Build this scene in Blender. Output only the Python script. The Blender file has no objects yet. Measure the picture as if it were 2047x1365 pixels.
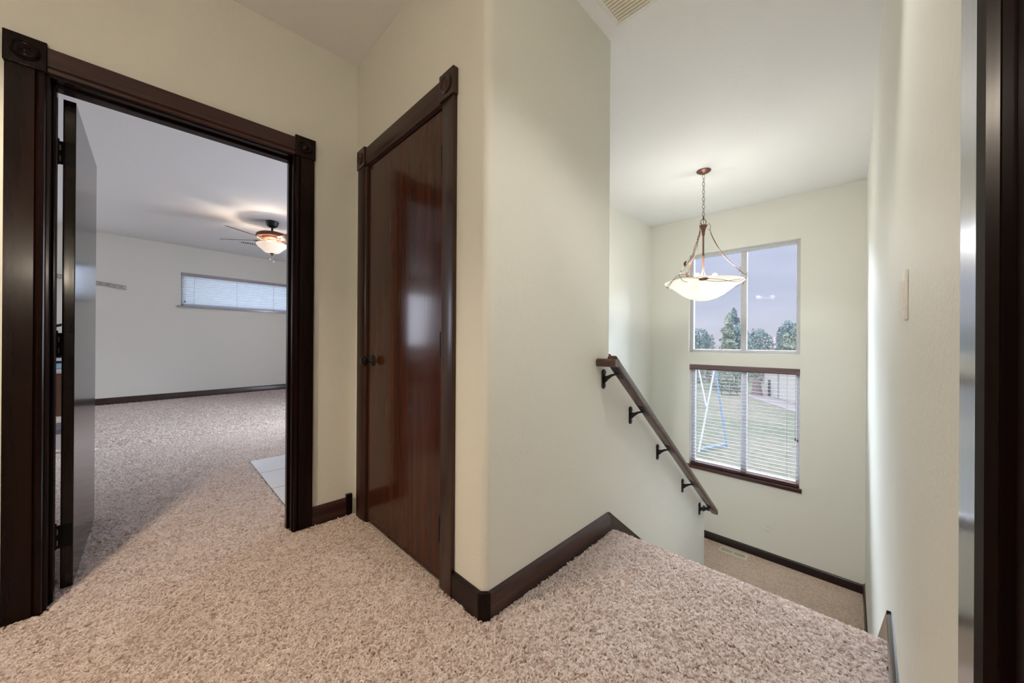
import bpy, bmesh, math, random
import numpy as np
from mathutils import Vector, Matrix
R = math.radians
random.seed(7)
rng = np.random.default_rng(11)
SC = bpy.context.scene
COL = SC.collection

# ------------------------------------------------------------------ materials
def new_mat(name):
    m = bpy.data.materials.new(name); m.use_nodes = True
    nt = m.node_tree
    return m, nt, nt.nodes['Principled BSDF'], nt.nodes['Material Output']
def N(nt, typ, **kw):
    n = nt.nodes.new(typ)
    for k, v in kw.items(): setattr(n, k, v)
    return n
def ramp(nt, stops):
    r = nt.nodes.new('ShaderNodeValToRGB')
    e = r.color_ramp.elements
    while len(e) < len(stops): e.new(.5)
    for i, (p, c) in enumerate(stops):
        e[i].position = p; e[i].color = (*c, 1)
    return r
def coords(nt, scale=(1, 1, 1)):
    g = N(nt, 'ShaderNodeNewGeometry'); mp = N(nt, 'ShaderNodeMapping')
    mp.inputs['Scale'].default_value = scale
    nt.links.new(g.outputs['Position'], mp.inputs['Vector'])
    return mp.outputs['Vector']
def plain(name, col, rough=.5, metal=0., bump=0., bscale=60, spec=.5, coat=0.):
    m, nt, b, o = new_mat(name)
    b.inputs['Roughness'].default_value = rough; b.inputs['Metallic'].default_value = metal
    b.inputs['Specular IOR Level'].default_value = spec
    if coat:
        b.inputs['Coat Weight'].default_value = coat; b.inputs['Coat Roughness'].default_value = .12
    v = coords(nt)
    nz = N(nt, 'ShaderNodeTexNoise'); nz.inputs['Scale'].default_value = bscale; nz.inputs['Detail'].default_value = 3
    nt.links.new(v, nz.inputs['Vector'])
    r = ramp(nt, [(.3, [c * .94 for c in col]), (.7, [min(1, c * 1.04) for c in col])])
    nt.links.new(nz.outputs['Fac'], r.inputs['Fac']); nt.links.new(r.outputs['Color'], b.inputs['Base Color'])
    if bump:
        bp = N(nt, 'ShaderNodeBump'); bp.inputs['Strength'].default_value = bump; bp.inputs['Distance'].default_value = .004
        nt.links.new(nz.outputs['Fac'], bp.inputs['Height']); nt.links.new(bp.outputs['Normal'], b.inputs['Normal'])
    return m
def paint(name, col, rough=.55):
    """orange-peel painted drywall"""
    m, nt, b, o = new_mat(name)
    b.inputs['Base Color'].default_value = (*col, 1); b.inputs['Roughness'].default_value = rough
    b.inputs['Specular IOR Level'].default_value = .35
    v = coords(nt)
    n1 = N(nt, 'ShaderNodeTexNoise'); n1.inputs['Scale'].default_value = 130; n1.inputs['Detail'].default_value = 2
    n2 = N(nt, 'ShaderNodeTexNoise'); n2.inputs['Scale'].default_value = 38; n2.inputs['Detail'].default_value = 1
    nt.links.new(v, n1.inputs['Vector']); nt.links.new(v, n2.inputs['Vector'])
    ad = N(nt, 'ShaderNodeMath', operation='ADD'); nt.links.new(n1.outputs['Fac'], ad.inputs[0]); nt.links.new(n2.outputs['Fac'], ad.inputs[1])
    bp = N(nt, 'ShaderNodeBump'); bp.inputs['Strength'].default_value = .22; bp.inputs['Distance'].default_value = .003
    nt.links.new(ad.outputs[0], bp.inputs['Height']); nt.links.new(bp.outputs['Normal'], b.inputs['Normal'])
    return m
def wood(name, dark, light, axis='Z', rough=.24, coat=.6, figure=1., spec=.3):
    m, nt, b, o = new_mat(name)
    sc = {'X': (1.2, 26, 26), 'Y': (26, 1.2, 26), 'Z': (26, 26, 1.2)}[axis]
    v = coords(nt, sc)
    n1 = N(nt, 'ShaderNodeTexNoise'); n1.inputs['Scale'].default_value = 1.0; n1.inputs['Detail'].default_value = 6; n1.inputs['Distortion'].default_value = .6
    nt.links.new(v, n1.inputs['Vector'])
    sc2 = tuple(s * 5 for s in sc)
    v2 = coords(nt, sc2)
    n2 = N(nt, 'ShaderNodeTexNoise'); n2.inputs['Scale'].default_value = 1.0; n2.inputs['Detail'].default_value = 3
    nt.links.new(v2, n2.inputs['Vector'])
    mx = N(nt, 'ShaderNodeMix'); mx.data_type = 'FLOAT'; mx.inputs['Factor'].default_value = .35
    nt.links.new(n1.outputs['Fac'], mx.inputs['A']); nt.links.new(n2.outputs['Fac'], mx.inputs['B'])
    mid = [(a + c) / 2 for a, c in zip(dark, light)]
    r = ramp(nt, [(.34, dark), (.5, mid), (.64, light)])
    nt.links.new(mx.outputs['Result'], r.inputs['Fac']); nt.links.new(r.outputs['Color'], b.inputs['Base Color'])
    b.inputs['Roughness'].default_value = rough * 1.3; b.inputs['Specular IOR Level'].default_value = spec
    b.inputs['Coat Weight'].default_value = coat; b.inputs['Coat Roughness'].default_value = rough * .7
    bp = N(nt, 'ShaderNodeBump'); bp.inputs['Strength'].default_value = .06 * figure; bp.inputs['Distance'].default_value = .002
    nt.links.new(n2.outputs['Fac'], bp.inputs['Height']); nt.links.new(bp.outputs['Normal'], b.inputs['Normal'])
    return m
CARPET = [(0., (.36, .25, .20)), (.18, (.60, .48, .42)), (.5, (.82, .72, .67)), (.8, (.89, .81, .77)), (1., (.94, .88, .84))]
def carpet(name, scale=1., tint=(1, 1, 1)):
    m, nt, b, o = new_mat(name)
    v = coords(nt)
    w = N(nt, 'ShaderNodeTexNoise'); w.inputs['Scale'].default_value = 45 * scale; w.inputs['Detail'].default_value = 2
    nt.links.new(v, w.inputs['Vector'])
    mxv = N(nt, 'ShaderNodeMix'); mxv.data_type = 'VECTOR'; mxv.inputs['Factor'].default_value = .012
    nt.links.new(v, mxv.inputs['A']); nt.links.new(w.outputs['Color'], mxv.inputs['B'])
    vo = N(nt, 'ShaderNodeTexVoronoi'); vo.inputs['Scale'].default_value = 150 * scale
    nt.links.new(mxv.outputs['Result'], vo.inputs['Vector'])
    sp = N(nt, 'ShaderNodeSeparateColor'); nt.links.new(vo.outputs['Color'], sp.inputs['Color'])
    big = N(nt, 'ShaderNodeTexNoise'); big.inputs['Scale'].default_value = 5; big.inputs['Detail'].default_value = 4
    nt.links.new(v, big.inputs['Vector'])
    ad = N(nt, 'ShaderNodeMix'); ad.data_type = 'FLOAT'; ad.inputs['Factor'].default_value = .35
    nt.links.new(sp.outputs['Red'], ad.inputs['A']); nt.links.new(big.outputs['Fac'], ad.inputs['B'])
    r = ramp(nt, [(p, [c * t for c, t in zip(q, tint)]) for p, q in CARPET]); nt.links.new(ad.outputs['Result'], r.inputs['Fac'])
    nt.links.new(r.outputs['Color'], b.inputs['Base Color'])
    b.inputs['Roughness'].default_value = .95; b.inputs['Specular IOR Level'].default_value = .1
    b.inputs['Sheen Weight'].default_value = .15
    bp = N(nt, 'ShaderNodeBump'); bp.inputs['Strength'].default_value = .9; bp.inputs['Distance'].default_value = .008; bp.invert = True
    nt.links.new(vo.outputs['Distance'], bp.inputs['Height']); nt.links.new(bp.outputs['Normal'], b.inputs['Normal'])
    return m
def pile_mat():
    m, nt, b, o = new_mat('carpet_yarn')
    h = N(nt, 'ShaderNodeHairInfo')
    v = coords(nt)
    big = N(nt, 'ShaderNodeTexNoise'); big.inputs['Scale'].default_value = 6; big.inputs['Detail'].default_value = 5
    nt.links.new(v, big.inputs['Vector'])
    ad = N(nt, 'ShaderNodeMix'); ad.data_type = 'FLOAT'; ad.inputs['Factor'].default_value = .25
    nt.links.new(h.outputs['Random'], ad.inputs['A']); nt.links.new(big.outputs['Fac'], ad.inputs['B'])
    r = ramp(nt, CARPET); nt.links.new(ad.outputs['Result'], r.inputs['Fac'])
    nt.links.new(r.outputs['Color'], b.inputs['Base Color'])
    b.inputs['Roughness'].default_value = .9; b.inputs['Specular IOR Level'].default_value = .12
    t = N(nt, 'ShaderNodeBsdfTranslucent'); nt.links.new(r.outputs['Color'], t.inputs['Color'])
    mx = N(nt, 'ShaderNodeMixShader'); mx.inputs['Fac'].default_value = .45
    nt.links.new(b.outputs[0], mx.inputs[1]); nt.links.new(t.outputs[0], mx.inputs[2]); nt.links.new(mx.outputs[0], o.inputs['Surface'])
    return m
def emis(name, col, strength, base=(.9, .9, .88)):
    m, nt, b, o = new_mat(name)
    b.inputs['Base Color'].default_value = (*base, 1); b.inputs['Roughness'].default_value = .35
    b.inputs['Emission Color'].default_value = (*col, 1); b.inputs['Emission Strength'].default_value = strength
    return m
def glass(name, veil=.1):
    """clear pane, faint translucent veil imitating haze"""
    m, nt, b, o = new_mat(name); nt.nodes.remove(b)
    t = N(nt, 'ShaderNodeBsdfTransparent'); t.inputs['Color'].default_value = (.97, .98, 1, 1)
    tr = N(nt, 'ShaderNodeBsdfTranslucent'); tr.inputs['Color'].default_value = (.92, .96, 1, 1)
    g = N(nt, 'ShaderNodeBsdfGlossy'); g.inputs['Roughness'].default_value = .02
    a = N(nt, 'ShaderNodeMixShader'); a.inputs['Fac'].default_value = veil
    nt.links.new(t.outputs[0], a.inputs[1]); nt.links.new(tr.outputs[0], a.inputs[2])
    f = N(nt, 'ShaderNodeMixShader'); f.inputs['Fac'].default_value = .0012
    nt.links.new(a.outputs[0], f.inputs[1]); nt.links.new(g.outputs[0], f.inputs[2])
    nt.links.new(f.outputs[0], o.inputs['Surface'])
    return m
def frosted(name, col, emit, ecol, tl_=.6):
    """lit alabaster glass of a lamp bowl"""
    m, nt, b, o = new_mat(name)
    v = coords(nt); nz = N(nt, 'ShaderNodeTexNoise'); nz.inputs['Scale'].default_value = 9; nz.inputs['Detail'].default_value = 4
    nt.links.new(v, nz.inputs['Vector'])
    r = ramp(nt, [(.3, [c * .93 for c in col]), (.7, col)]); nt.links.new(nz.outputs['Fac'], r.inputs['Fac'])
    nt.links.new(r.outputs['Color'], b.inputs['Base Color'])
    b.inputs['Roughness'].default_value = .3
    b.inputs['Emission Color'].default_value = (*ecol, 1); b.inputs['Emission Strength'].default_value = emit
    tl = N(nt, 'ShaderNodeBsdfTranslucent'); tl.inputs['Color'].default_value = (*col, 1)
    mx = N(nt, 'ShaderNodeMixShader'); mx.inputs['Fac'].default_value = tl_
    nt.links.new(b.outputs[0], mx.inputs[1]); nt.links.new(tl.outputs[0], mx.inputs[2]); nt.links.new(mx.outputs[0], o.inputs['Surface'])
    return m
def glow_slat(name, col, tl):
    """thin vinyl slat, light shines through"""
    m, nt, b, o = new_mat(name)
    b.inputs['Base Color'].default_value = (*col, 1); b.inputs['Roughness'].default_value = .4
    t = N(nt, 'ShaderNodeBsdfTranslucent'); t.inputs['Color'].default_value = (*col, 1)
    mx = N(nt, 'ShaderNodeMixShader'); mx.inputs['Fac'].default_value = tl
    nt.links.new(b.outputs[0], mx.inputs[1]); nt.links.new(t.outputs[0], mx.inputs[2]); nt.links.new(mx.outputs[0], o.inputs['Surface'])
    return m
def tiles(name):
    m, nt, b, o = new_mat(name)
    v = coords(nt, (1, 1, 1))
    mpn = N(nt, 'ShaderNodeMapping'); mpn.inputs['Location'].default_value = (3.80 + .015, -.60, 0)
    br = N(nt, 'ShaderNodeTexBrick'); br.offset = 0.
    br.inputs['Color1'].default_value = (.60, .60, .60, 1); br.inputs['Color2'].default_value = (.66, .65, .64, 1); br.inputs['Mortar'].default_value = (.12, .11, .11, 1)
    br.inputs['Scale'].default_value = 1.; br.inputs['Mortar Size'].default_value = .004
    br.inputs['Brick Width'].default_value = .41; br.inputs['Row Height'].default_value = .62
    nt.links.new(v, mpn.inputs['Vector']); nt.links.new(mpn.outputs['Vector'], br.inputs['Vector']); nt.links.new(br.outputs['Color'], b.inputs['Base Color'])
    b.inputs['Roughness'].default_value = .35
    return m
def grass():
    m, nt, b, o = new_mat('lawn')
    v = coords(nt)
    n1 = N(nt, 'ShaderNodeTexNoise'); n1.inputs['Scale'].default_value = .22; n1.inputs['Detail'].default_value = 5
    n2 = N(nt, 'ShaderNodeTexNoise'); n2.inputs['Scale'].default_value = 5; n2.inputs['Detail'].default_value = 6
    nt.links.new(v, n1.inputs['Vector']); nt.links.new(v, n2.inputs['Vector'])
    mx = N(nt, 'ShaderNodeMix'); mx.data_type = 'FLOAT'; mx.inputs['Factor'].default_value = .53
    nt.links.new(n1.outputs['Fac'], mx.inputs['A']); nt.links.new(n2.outputs['Fac'], mx.inputs['B'])
    r = ramp(nt, [(.36, (.16, .21, .13)), (.5, (.27, .27, .19)), (.62, (.37, .33, .26))])
    nt.links.new(mx.outputs['Result'], r.inputs['Fac']); nt.links.new(r.outputs['Color'], b.inputs['Base Color'])
    b.inputs['Roughness'].default_value = .95
    return m
def leafmat(name, c):
    m, nt, b, o = new_mat(name)
    v = coords(nt); n1 = N(nt, 'ShaderNodeTexNoise'); n1.inputs['Scale'].default_value = 1.3; n1.inputs['Detail'].default_value = 5
    nt.links.new(v, n1.inputs['Vector'])
    r = ramp(nt, [(.35, [x * .55 for x in c]), (.65, [min(1, x * 1.25) for x in c])])
    nt.links.new(n1.outputs['Fac'], r.inputs['Fac']); nt.links.new(r.outputs['Color'], b.inputs['Base Color'])
    b.inputs['Roughness'].default_value = .9
    return m

M = dict(
    wall=paint('wall_paint', (.80, .795, .72)),
    ceil=paint('ceiling_paint', (.84, .835, .82), .7),
    bedwall=paint('bedroom_paint', (.80, .78, .71)),
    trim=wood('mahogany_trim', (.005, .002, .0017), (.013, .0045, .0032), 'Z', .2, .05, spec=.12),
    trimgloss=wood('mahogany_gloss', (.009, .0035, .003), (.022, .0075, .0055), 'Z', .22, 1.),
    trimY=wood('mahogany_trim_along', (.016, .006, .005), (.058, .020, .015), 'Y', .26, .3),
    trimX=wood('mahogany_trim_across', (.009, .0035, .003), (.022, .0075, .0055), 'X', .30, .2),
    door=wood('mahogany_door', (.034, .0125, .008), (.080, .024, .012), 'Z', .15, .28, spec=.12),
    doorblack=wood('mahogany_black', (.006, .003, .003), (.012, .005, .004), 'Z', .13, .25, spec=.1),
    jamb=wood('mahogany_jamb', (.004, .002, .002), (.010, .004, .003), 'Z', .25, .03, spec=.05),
    closet=wood('mahogany_closet_casing', (.017, .006, .004), (.050, .017, .010), 'Z', .28, .25),
    closetX=wood('mahogany_closet_head', (.017, .006, .004), (.050, .017, .010), 'X', .28, .25),
    rail=wood('handrail_wood', (.042, .016, .011), (.105, .046, .033), 'Y', .25, .7),
    sill=wood('sill_wood', (.035, .010, .009), (.085, .022, .018), 'X', .2, .7),
    valance=wood('valance_wood', (.11, .068, .068), (.19, .125, .128), 'X', .3, .5),
    bedsill=wood('bedroom_sill_wood', (.30, .27, .29), (.42, .38, .40), 'Y', .22, .7),  # greyed pale so the base colour carries the reflected sheen
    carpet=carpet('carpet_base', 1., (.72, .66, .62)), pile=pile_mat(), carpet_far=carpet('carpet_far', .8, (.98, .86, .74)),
    black=plain('black_iron', (.012, .011, .011), .38, .3),
    hinge=plain('oiled_bronze', (.008, .007, .007), .4, 0., spec=.12),
    screw=plain('screw_metal', (.35, .34, .33), .4, .7),
    bronze=plain('lamp_bronze', (.17, .085, .06), .38, .75),
    bronzed=plain('fan_bronze', (.11, .05, .03), .4, .7),
    fanblack=plain('fan_canopy_black', (.012, .011, .010), .45, .3),
    bowl=frosted('lamp_bowl_glass', (.86, .84, .79), .16, (1., .95, .84)),
    fanbowl=frosted('fan_bowl_glass', (.80, .72, .64), .26, (1., .84, .70), .04),
    white=plain('white_plastic', (.80, .79, .74), .35),
    vinyl=plain('taupe_white_vinyl', (.55, .54, .55), .4),
    vent=plain('almond_metal', (.84, .79, .64), .45),
    ventwhite=plain('white_metal', (.80, .79, .74), .5),
    slat=plain('blind_slat', (.46, .45, .47), .4, coat=.15),
    bedslat=glow_slat('bedroom_blind_slat', (.86, .88, .9), .62),
    cord=plain('blind_cord', (.30, .28, .27), .8),
    glass=glass('window_glass', .003),
    tile=tiles('floor_tile'),
    dark=plain('dark_void', (.02, .018, .014), .9),
    grass=grass(),
    blue=plain('swing_blue', (.36, .50, .82), .4),
    swhite=plain('swing_white', (.8, .82, .85), .4),
    siding=plain('white_siding', (.78, .74, .70), .7),
    roofm=plain('house_roof', (.58, .44, .42), .8),
    bark=plain('bark', (.22, .15, .11), .9),
    stump=plain('stump_bark', (.33, .255, .24), .9, bump=.5, bscale=8),
    rack=plain('rack_steel', (.16, .15, .17), .6),
    gravel=plain('gravel', (.45, .41, .40), .95, bscale=4),
    fol1=leafmat('juniper_green', (.55, .60, .50)),  # all three foliage colours lightened to stand in for haze
    fol2=leafmat('pine_blue_green', (.40, .50, .50)),
    fol3=leafmat('bare_scrub', (.62, .58, .56)),
    paper=plain('paper_white', (.75, .74, .73), .6),
    bluebook=plain('blue_cover', (.35, .5, .62), .5),
    desk=plain('desk_white', (.72, .70, .69), .45),
    brown=wood('desk_wood', (.10, .04, .025), (.2, .09, .055), 'Z', .4, .2),
    carton=plain('pale_carton', (.62, .55, .55), .7),
    alu=plain('slotted_steel', (.42, .40, .37), .4, .8),
)

# ------------------------------------------------------------------ mesh builder
class MB:
    def __init__(s): s.v = []; s.f = []
    def add(s, vs, fs):
        b = len(s.v); s.v += [tuple(v) for v in vs]; s.f += [tuple(b + i for i in f) for f in fs]; return s
    def box(s, x0, x1, y0, y1, z0, z1):
        x0, x1 = sorted((x0, x1)); y0, y1 = sorted((y0, y1)); z0, z1 = sorted((z0, z1))
        return s.add([(x0, y0, z0), (x1, y0, z0), (x1, y1, z0), (x0, y1, z0), (x0, y0, z1), (x1, y0, z1), (x1, y1, z1), (x0, y1, z1)],
                     [(0, 3, 2, 1), (4, 5, 6, 7), (0, 1, 5, 4), (1, 2, 6, 5), (2, 3, 7, 6), (3, 0, 4, 7)])
    def prism(s, pts, vec):
        pts = [Vector(p) for p in pts]; vec = Vector(vec); n = len(pts)
        nrm = Vector((0, 0, 0))
        for i in range(n): nrm += pts[i].cross(pts[(i + 1) % n])
        if nrm.dot(vec) > 0: pts = pts[::-1]
        return s.add(pts + [p + vec for p in pts], [tuple(range(n)), tuple(range(2 * n - 1, n - 1, -1))] +
                     [(i, i + n, (i + 1) % n + n, (i + 1) % n) for i in range(n)])
    def lathe(s, prof, c, seg=32, axis='Z', cap=True):
        """prof: list of (r, h) ; axis direction of h"""
        vs, fs = [], []
        for r, h in prof:
            for k in range(seg):
                a = 2 * math.pi * k / seg
                x, y = r * math.cos(a), r * math.sin(a)
                p = {'Z': (x, y, h), 'Y': (x, h, -y), '-Y': (x, -h, y), 'X': (h, x, y), '-X': (-h, x, -y)}[axis]
                vs.append((c[0] + p[0], c[1] + p[1], c[2] + p[2]))
        n = len(prof)
        for i in range(n - 1):
            for k in range(seg):
                k2 = (k + 1) % seg
                fs.append((i * seg + k, i * seg + k2, (i + 1) * seg + k2, (i + 1) * seg + k))
        if cap:
            if prof[0][0] > 1e-5: fs.append(tuple(range(seg))[::-1])
            if prof[-1][0] > 1e-5: fs.append(tuple((n - 1) * seg + k for k in range(seg)))
        return s.add(vs, fs)
    def tube(s, pts, r, seg=8, closed=False):
        P = [Vector(p) for p in pts]; n = len(P)
        rs = r if isinstance(r, (list, tuple)) else [r] * n
        T = []
        for i in range(n):
            a = P[(i - 1) % n] if (closed or i > 0) else P[i]
            b = P[(i + 1) % n] if (closed or i < n - 1) else P[i]
            T.append((b - a).normalized())
        u = T[0].cross(Vector((0, 0, 1)))
        if u.length < .05: u = T[0].cross(Vector((1, 0, 0)))
        u.normalize(); vs, fs = [], []
        for i in range(n):
            u = (u - T[i] * u.dot(T[i])).normalized(); w = T[i].cross(u)
            for k in range(seg):
                a = 2 * math.pi * k / seg
                vs.append(P[i] + (u * math.cos(a) + w * math.sin(a)) * rs[i])
        m = n if closed else n - 1
        for i in range(m):
            j = (i + 1) % n
            for k in range(seg):
                k2 = (k + 1) % seg
                fs.append((i * seg + k, i * seg + k2, j * seg + k2, j * seg + k))
        if not closed:
            fs.append(tuple(range(seg))[::-1]); fs.append(tuple((n - 1) * seg + k for k in range(seg)))
        return s.add(vs, fs)
    def ball(s, c, r, seg=16, rings=8, sz=1.):
        return s.lathe([(max(1e-4, r * math.sin(math.pi * i / rings)), -r * sz * math.cos(math.pi * i / rings)) for i in range(rings + 1)], c, seg)
    def bounds(s):
        a = np.array(s.v); return a.min(0), a.max(0)

def wloc(o):
    l = Vector((0, 0, 0))
    while o: l += o.location; o = o.parent
    return l
def build(mb, name, mat, parent=None, smooth=False, bevel=0., **props):
    """one mesh object; vertices are given in world space"""
    if parent is None:
        lo, hi = mb.bounds(); org = Vector(((lo[0] + hi[0]) / 2, (lo[1] + hi[1]) / 2, lo[2])); rel = org
    else:
        lo, hi = mb.bounds(); org = Vector(((lo[0] + hi[0]) / 2, (lo[1] + hi[1]) / 2, (lo[2] + hi[2]) / 2)); rel = org - wloc(parent)
    me = bpy.data.meshes.new(name)
    me.from_pydata([tuple(Vector(v) - org) for v in mb.v], [], mb.f); me.validate(); me.update()
    bm = bmesh.new(); bm.from_mesh(me); bmesh.ops.recalc_face_normals(bm, faces=bm.faces); bm.to_mesh(me); bm.free()
    me.materials.append(mat)
    o = bpy.data.objects.new(name, me); COL.objects.link(o)
    o.location = rel
    if parent: o.parent = parent
    if smooth:
        for p in me.polygons: p.use_smooth = True
        me.set_sharp_from_angle(angle=R(40))
    if bevel:
        b = o.modifiers.new('edge', 'BEVEL'); b.width = bevel; b.segments = 3; b.limit_method = 'ANGLE'; b.angle_limit = R(40)
        for p in me.polygons: p.use_smooth = True
        me.set_sharp_from_angle(angle=R(30))
    for k, v in props.items(): o[k] = v
    return o
def thing(name, loc, label, category, group=None, kind=None):
    o = bpy.data.objects.new(name, None); COL.objects.link(o); o.location = loc
    o.empty_display_size = .1
    o['label'] = label; o['category'] = category
    if group: o['group'] = group
    if kind: o['kind'] = kind
    return o
def struct(mb, name, mat, label, category, **k):
    return build(mb, name, mat, None, kind='structure', label=label, category=category, **k)

# ------------------------------------------------------------------ dimensions (metres; camera stands at x=0, y=0)
CZ = 2.74            # ceiling
LZ = -1.51           # stair landing
FW = 5.17            # wall with the stair windows
XA = -2.255          # wall with the bedroom doorway, hall side
XB = -2.37           # same wall, bedroom side
def xw(y): return -1.030 - .0175 * (y - .89)          # stair side of the handrail wall
def xr(y): return .06 if y < .5 else (.06 - .0055 * (y - .5) / 1.4 if y < 1.9 else .0545 - .1015 * (y - 1.9) / 3.27)   # right wall
def xbed(y): return -8.81 - .1245 * (y - .675)         # far bedroom wall

# ------------------------------------------------------------------ floors
mb = MB(); mb.prism([(-2.38, -3.1, -.012), (.3, -3.1, -.012), (.3, 1.78, -.012), (-1.10, 1.78, -.012), (-1.10, 1.0, -.012), (-2.38, 1.0, -.012)], (0, 0, -.2))
struct(mb, 'floor_hall', M['carpet'], 'beige shag carpet floor of the upper hall', 'floor')
mb = MB(); mb.prism([(-9.9, -4.2, -.012), (XB - .01, -4.2, -.012), (XB - .01, 3.8, -.012), (-9.9, 3.8, -.012)], (0, 0, -.2))
struct(mb, 'floor_bedroom', M['carpet'], 'beige carpet floor of the bedroom beyond the open doorway', 'floor')
mb = MB(); mb.prism([(-3.80, .60, -.008), (-2.39, .60, -.008), (-2.39, 3.0, -.008), (-3.80, 3.0, -.008)], (0, 0, .011))
struct(mb, 'floor_tile', M['tile'], 'pale grey tile floor area inside the bedroom at right of the doorway', 'floor')
mb = MB(); mb.box(-2.45, .3, 3.55, FW + .1, LZ - .2, LZ)
struct(mb, 'floor_landing', M['carpet_far'], 'beige carpeted stair landing below the windows', 'floor')
mb = MB(); mb.box(-2.45, .3, .0, 3.6, -3.25, -3.05)
struct(mb, 'floor_downstairs', M['carpet_far'], 'lower floor under the stairs', 'floor')

# upper flight, carpeted: eight risers from the hall down to the landing
mb = MB()
nr, run = 8, (3.55 - 1.84) / 7
nose = [(0, 0)]
prof = []
rise = -LZ / nr
y, z = 1.76, -.002
prof.append((y, z))
for k in range(nr):
    yy = 1.84 + k * run
    zz = -k * rise
    # rounded nosing
    for t in range(6):
        a = R(90 - t * 30)
        prof.append((yy + .022 * math.cos(a), zz - .024 + .022 * math.sin(a)))
    prof.append((yy - .005, zz - .055)); prof.append((yy - .005, zz - rise))
prof.append((3.62, LZ)); prof.append((3.62, LZ - .15)); prof.append((1.76, -.25))
mb.prism([(-1.12, a, b) for a, b in prof], (1.2, 0, 0))
struct(mb, 'staircase', M['carpet'], 'carpeted stair flight going down from the hall to the landing', 'stairs', smooth=True)
mb = MB(); prof = [(3.6, LZ)]
for k in range(8):
    prof += [(3.55 - k * .25, LZ - k * rise), (3.55 - k * .25, LZ - (k + 1) * rise)]
prof += [(1.5, LZ - 8 * rise + .02), (1.5, -3.2), (3.6, LZ - .3)]
mb.prism([(-2.42, a, b) for a, b in prof], (1.25, 0, 0))
struct(mb, 'staircase_lower', M['carpet_far'], 'lower stair flight behind the low stair wall', 'stairs')

# ------------------------------------------------------------------ walls
T = .115
mb = MB()                                              # wall with the bedroom doorway
mb.box(XB, XA, -3.1, -.307, -.2, CZ); mb.box(XB, XA, .565, .95, -.2, CZ); mb.box(XB, XA, -.307, .565, 2.082, CZ)
struct(mb, 'wall_left', M['wall'], 'pale olive hall wall around the open bedroom doorway', 'wall')
mb = MB()                                              # wall with the closet door
mb.box(XA - .02, -2.107, .89, .89 + T, -.2, CZ); mb.box(-1.298, -1.06, .89, .89 + T, -.2, CZ); mb.box(-2.107, -1.298, .89, .89 + T, 2.087, CZ)
struct(mb, 'wall_closet', M['wall'], 'cream hall wall around the closed closet door', 'wall')
# handrail wall: full height to the stair head, then a low wall stepping down with the flight; rounded outer corner
def pony(y): return .965 - .757 * (y - 1.81)
PY = 3.56
mb = MB()
pl = [(.92, LZ - .3), (PY, LZ - .3), (PY, pony(PY)), (1.812, pony(1.812)), (1.812, CZ), (.92, CZ)]
n = len(pl)
vs = [(xw(a), a, b) for a, b in pl] + [(xw(a) - .12, a, b) for a, b in pl]
mb.add(vs, [tuple(range(n)), tuple(range(2 * n - 1, n - 1, -1))] + [(i, i + n, (i + 1) % n + n, (i + 1) % n) for i in range(n)])
cor = [(-1.0305 - .03 + .03 * math.sin(R(t)), .92 - .03 * math.cos(R(t))) for t in range(0, 91, 6)] + [(-1.0605, .92)]
mb.prism([(a, b, -.2) for a, b in cor], (0, 0, CZ + .2))
wst = struct(mb, 'wall_stair', M['wall'], 'cream wall carrying the stair handrail, sloping down with the flight', 'wall')
mb = MB()                                              # sloped timber cap on the low wall
y0, y1 = 1.815, PY + .01
mb.prism([(xw(2) + .012, y0, pony(y0)), (xw(2) + .012, y1, pony(y1)), (xw(2) + .012, y1, pony(y1) + .026), (xw(2) + .012, y0, pony(y0) + .026)], (-.145, 0, 0))
struct(mb, 'trim_stair_cap', M['rail'], 'sloping brown timber cap on top of the low stair wall behind the handrail', 'trim', bevel=.004)
mb = MB(); mb.box(-2.45, -2.30, 1.0, FW + .1, -3.2, CZ)
struct(mb, 'wall_stairwell_left', M['wall'], 'bright left side wall of the stairwell beyond the low wall', 'wall')
mb = MB(); mb.box(-2.31, -1.15, 1.62, 1.72, -3.2, CZ)
struct(mb, 'wall_stairwell_back', M['wall'], 'stairwell back wall behind the closet', 'wall')
# window wall
UX0, UX1, UZ0, UZ1 = -1.772, -.578, .925, 2.243
LX0, LX1, LZ0, LZ1 = -1.757, -.578, -.585, .762
mb = MB(); a, b = FW, FW + .16
mb.box(-2.45, UX0, a, b, -3.2, CZ); mb.box(UX1, .25, a, b, -3.2, CZ)
mb.box(UX0, UX1, a, b, UZ1, CZ); mb.box(UX0, UX1, a, b, LZ1, UZ0); mb.box(UX0, UX1, a, b, -3.2, LZ0)
mb.box(UX0, LX0, a, b, LZ0, LZ1)
struct(mb, 'wall_windows', M['wall'], 'pale yellow stairwell wall with the two stacked windows', 'wall')
# right wall
mb = MB(); ys = [.366, .5, 1.9, FW + .1]
poly = [(xr(y), y) for y in ys] + [(.25, FW + .1), (.25, .366)]
mb.prism([(p[0], p[1], -3.2) for p in poly], (0, 0, CZ + 3.2))
mb.box(.06, .25, -3.1, -.397, -.2, CZ); mb.box(.06, .25, -.397, .366, 2.086, CZ)
struct(mb, 'wall_right', M['wall'], 'cream wall close at right with the light switch', 'wall')
mb = MB(); mb.box(-2.37, .25, -3.1, -3.0, -.2, CZ)
struct(mb, 'wall_back', M['wall'], 'hall wall behind the camera', 'wall')
mb = MB(); mb.box(-2.46, .3, -3.12, FW + .16, CZ, CZ + .12)
struct(mb, 'ceiling_hall', M['ceil'], 'pale ceiling over the hall and the stairwell', 'ceiling')
mb = MB(); mb.box(-10, XB + .02, -4.2, 3.8, CZ, CZ + .12)
struct(mb, 'ceiling_bedroom', M['ceil'], 'white ceiling of the bedroom', 'ceiling')
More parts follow.
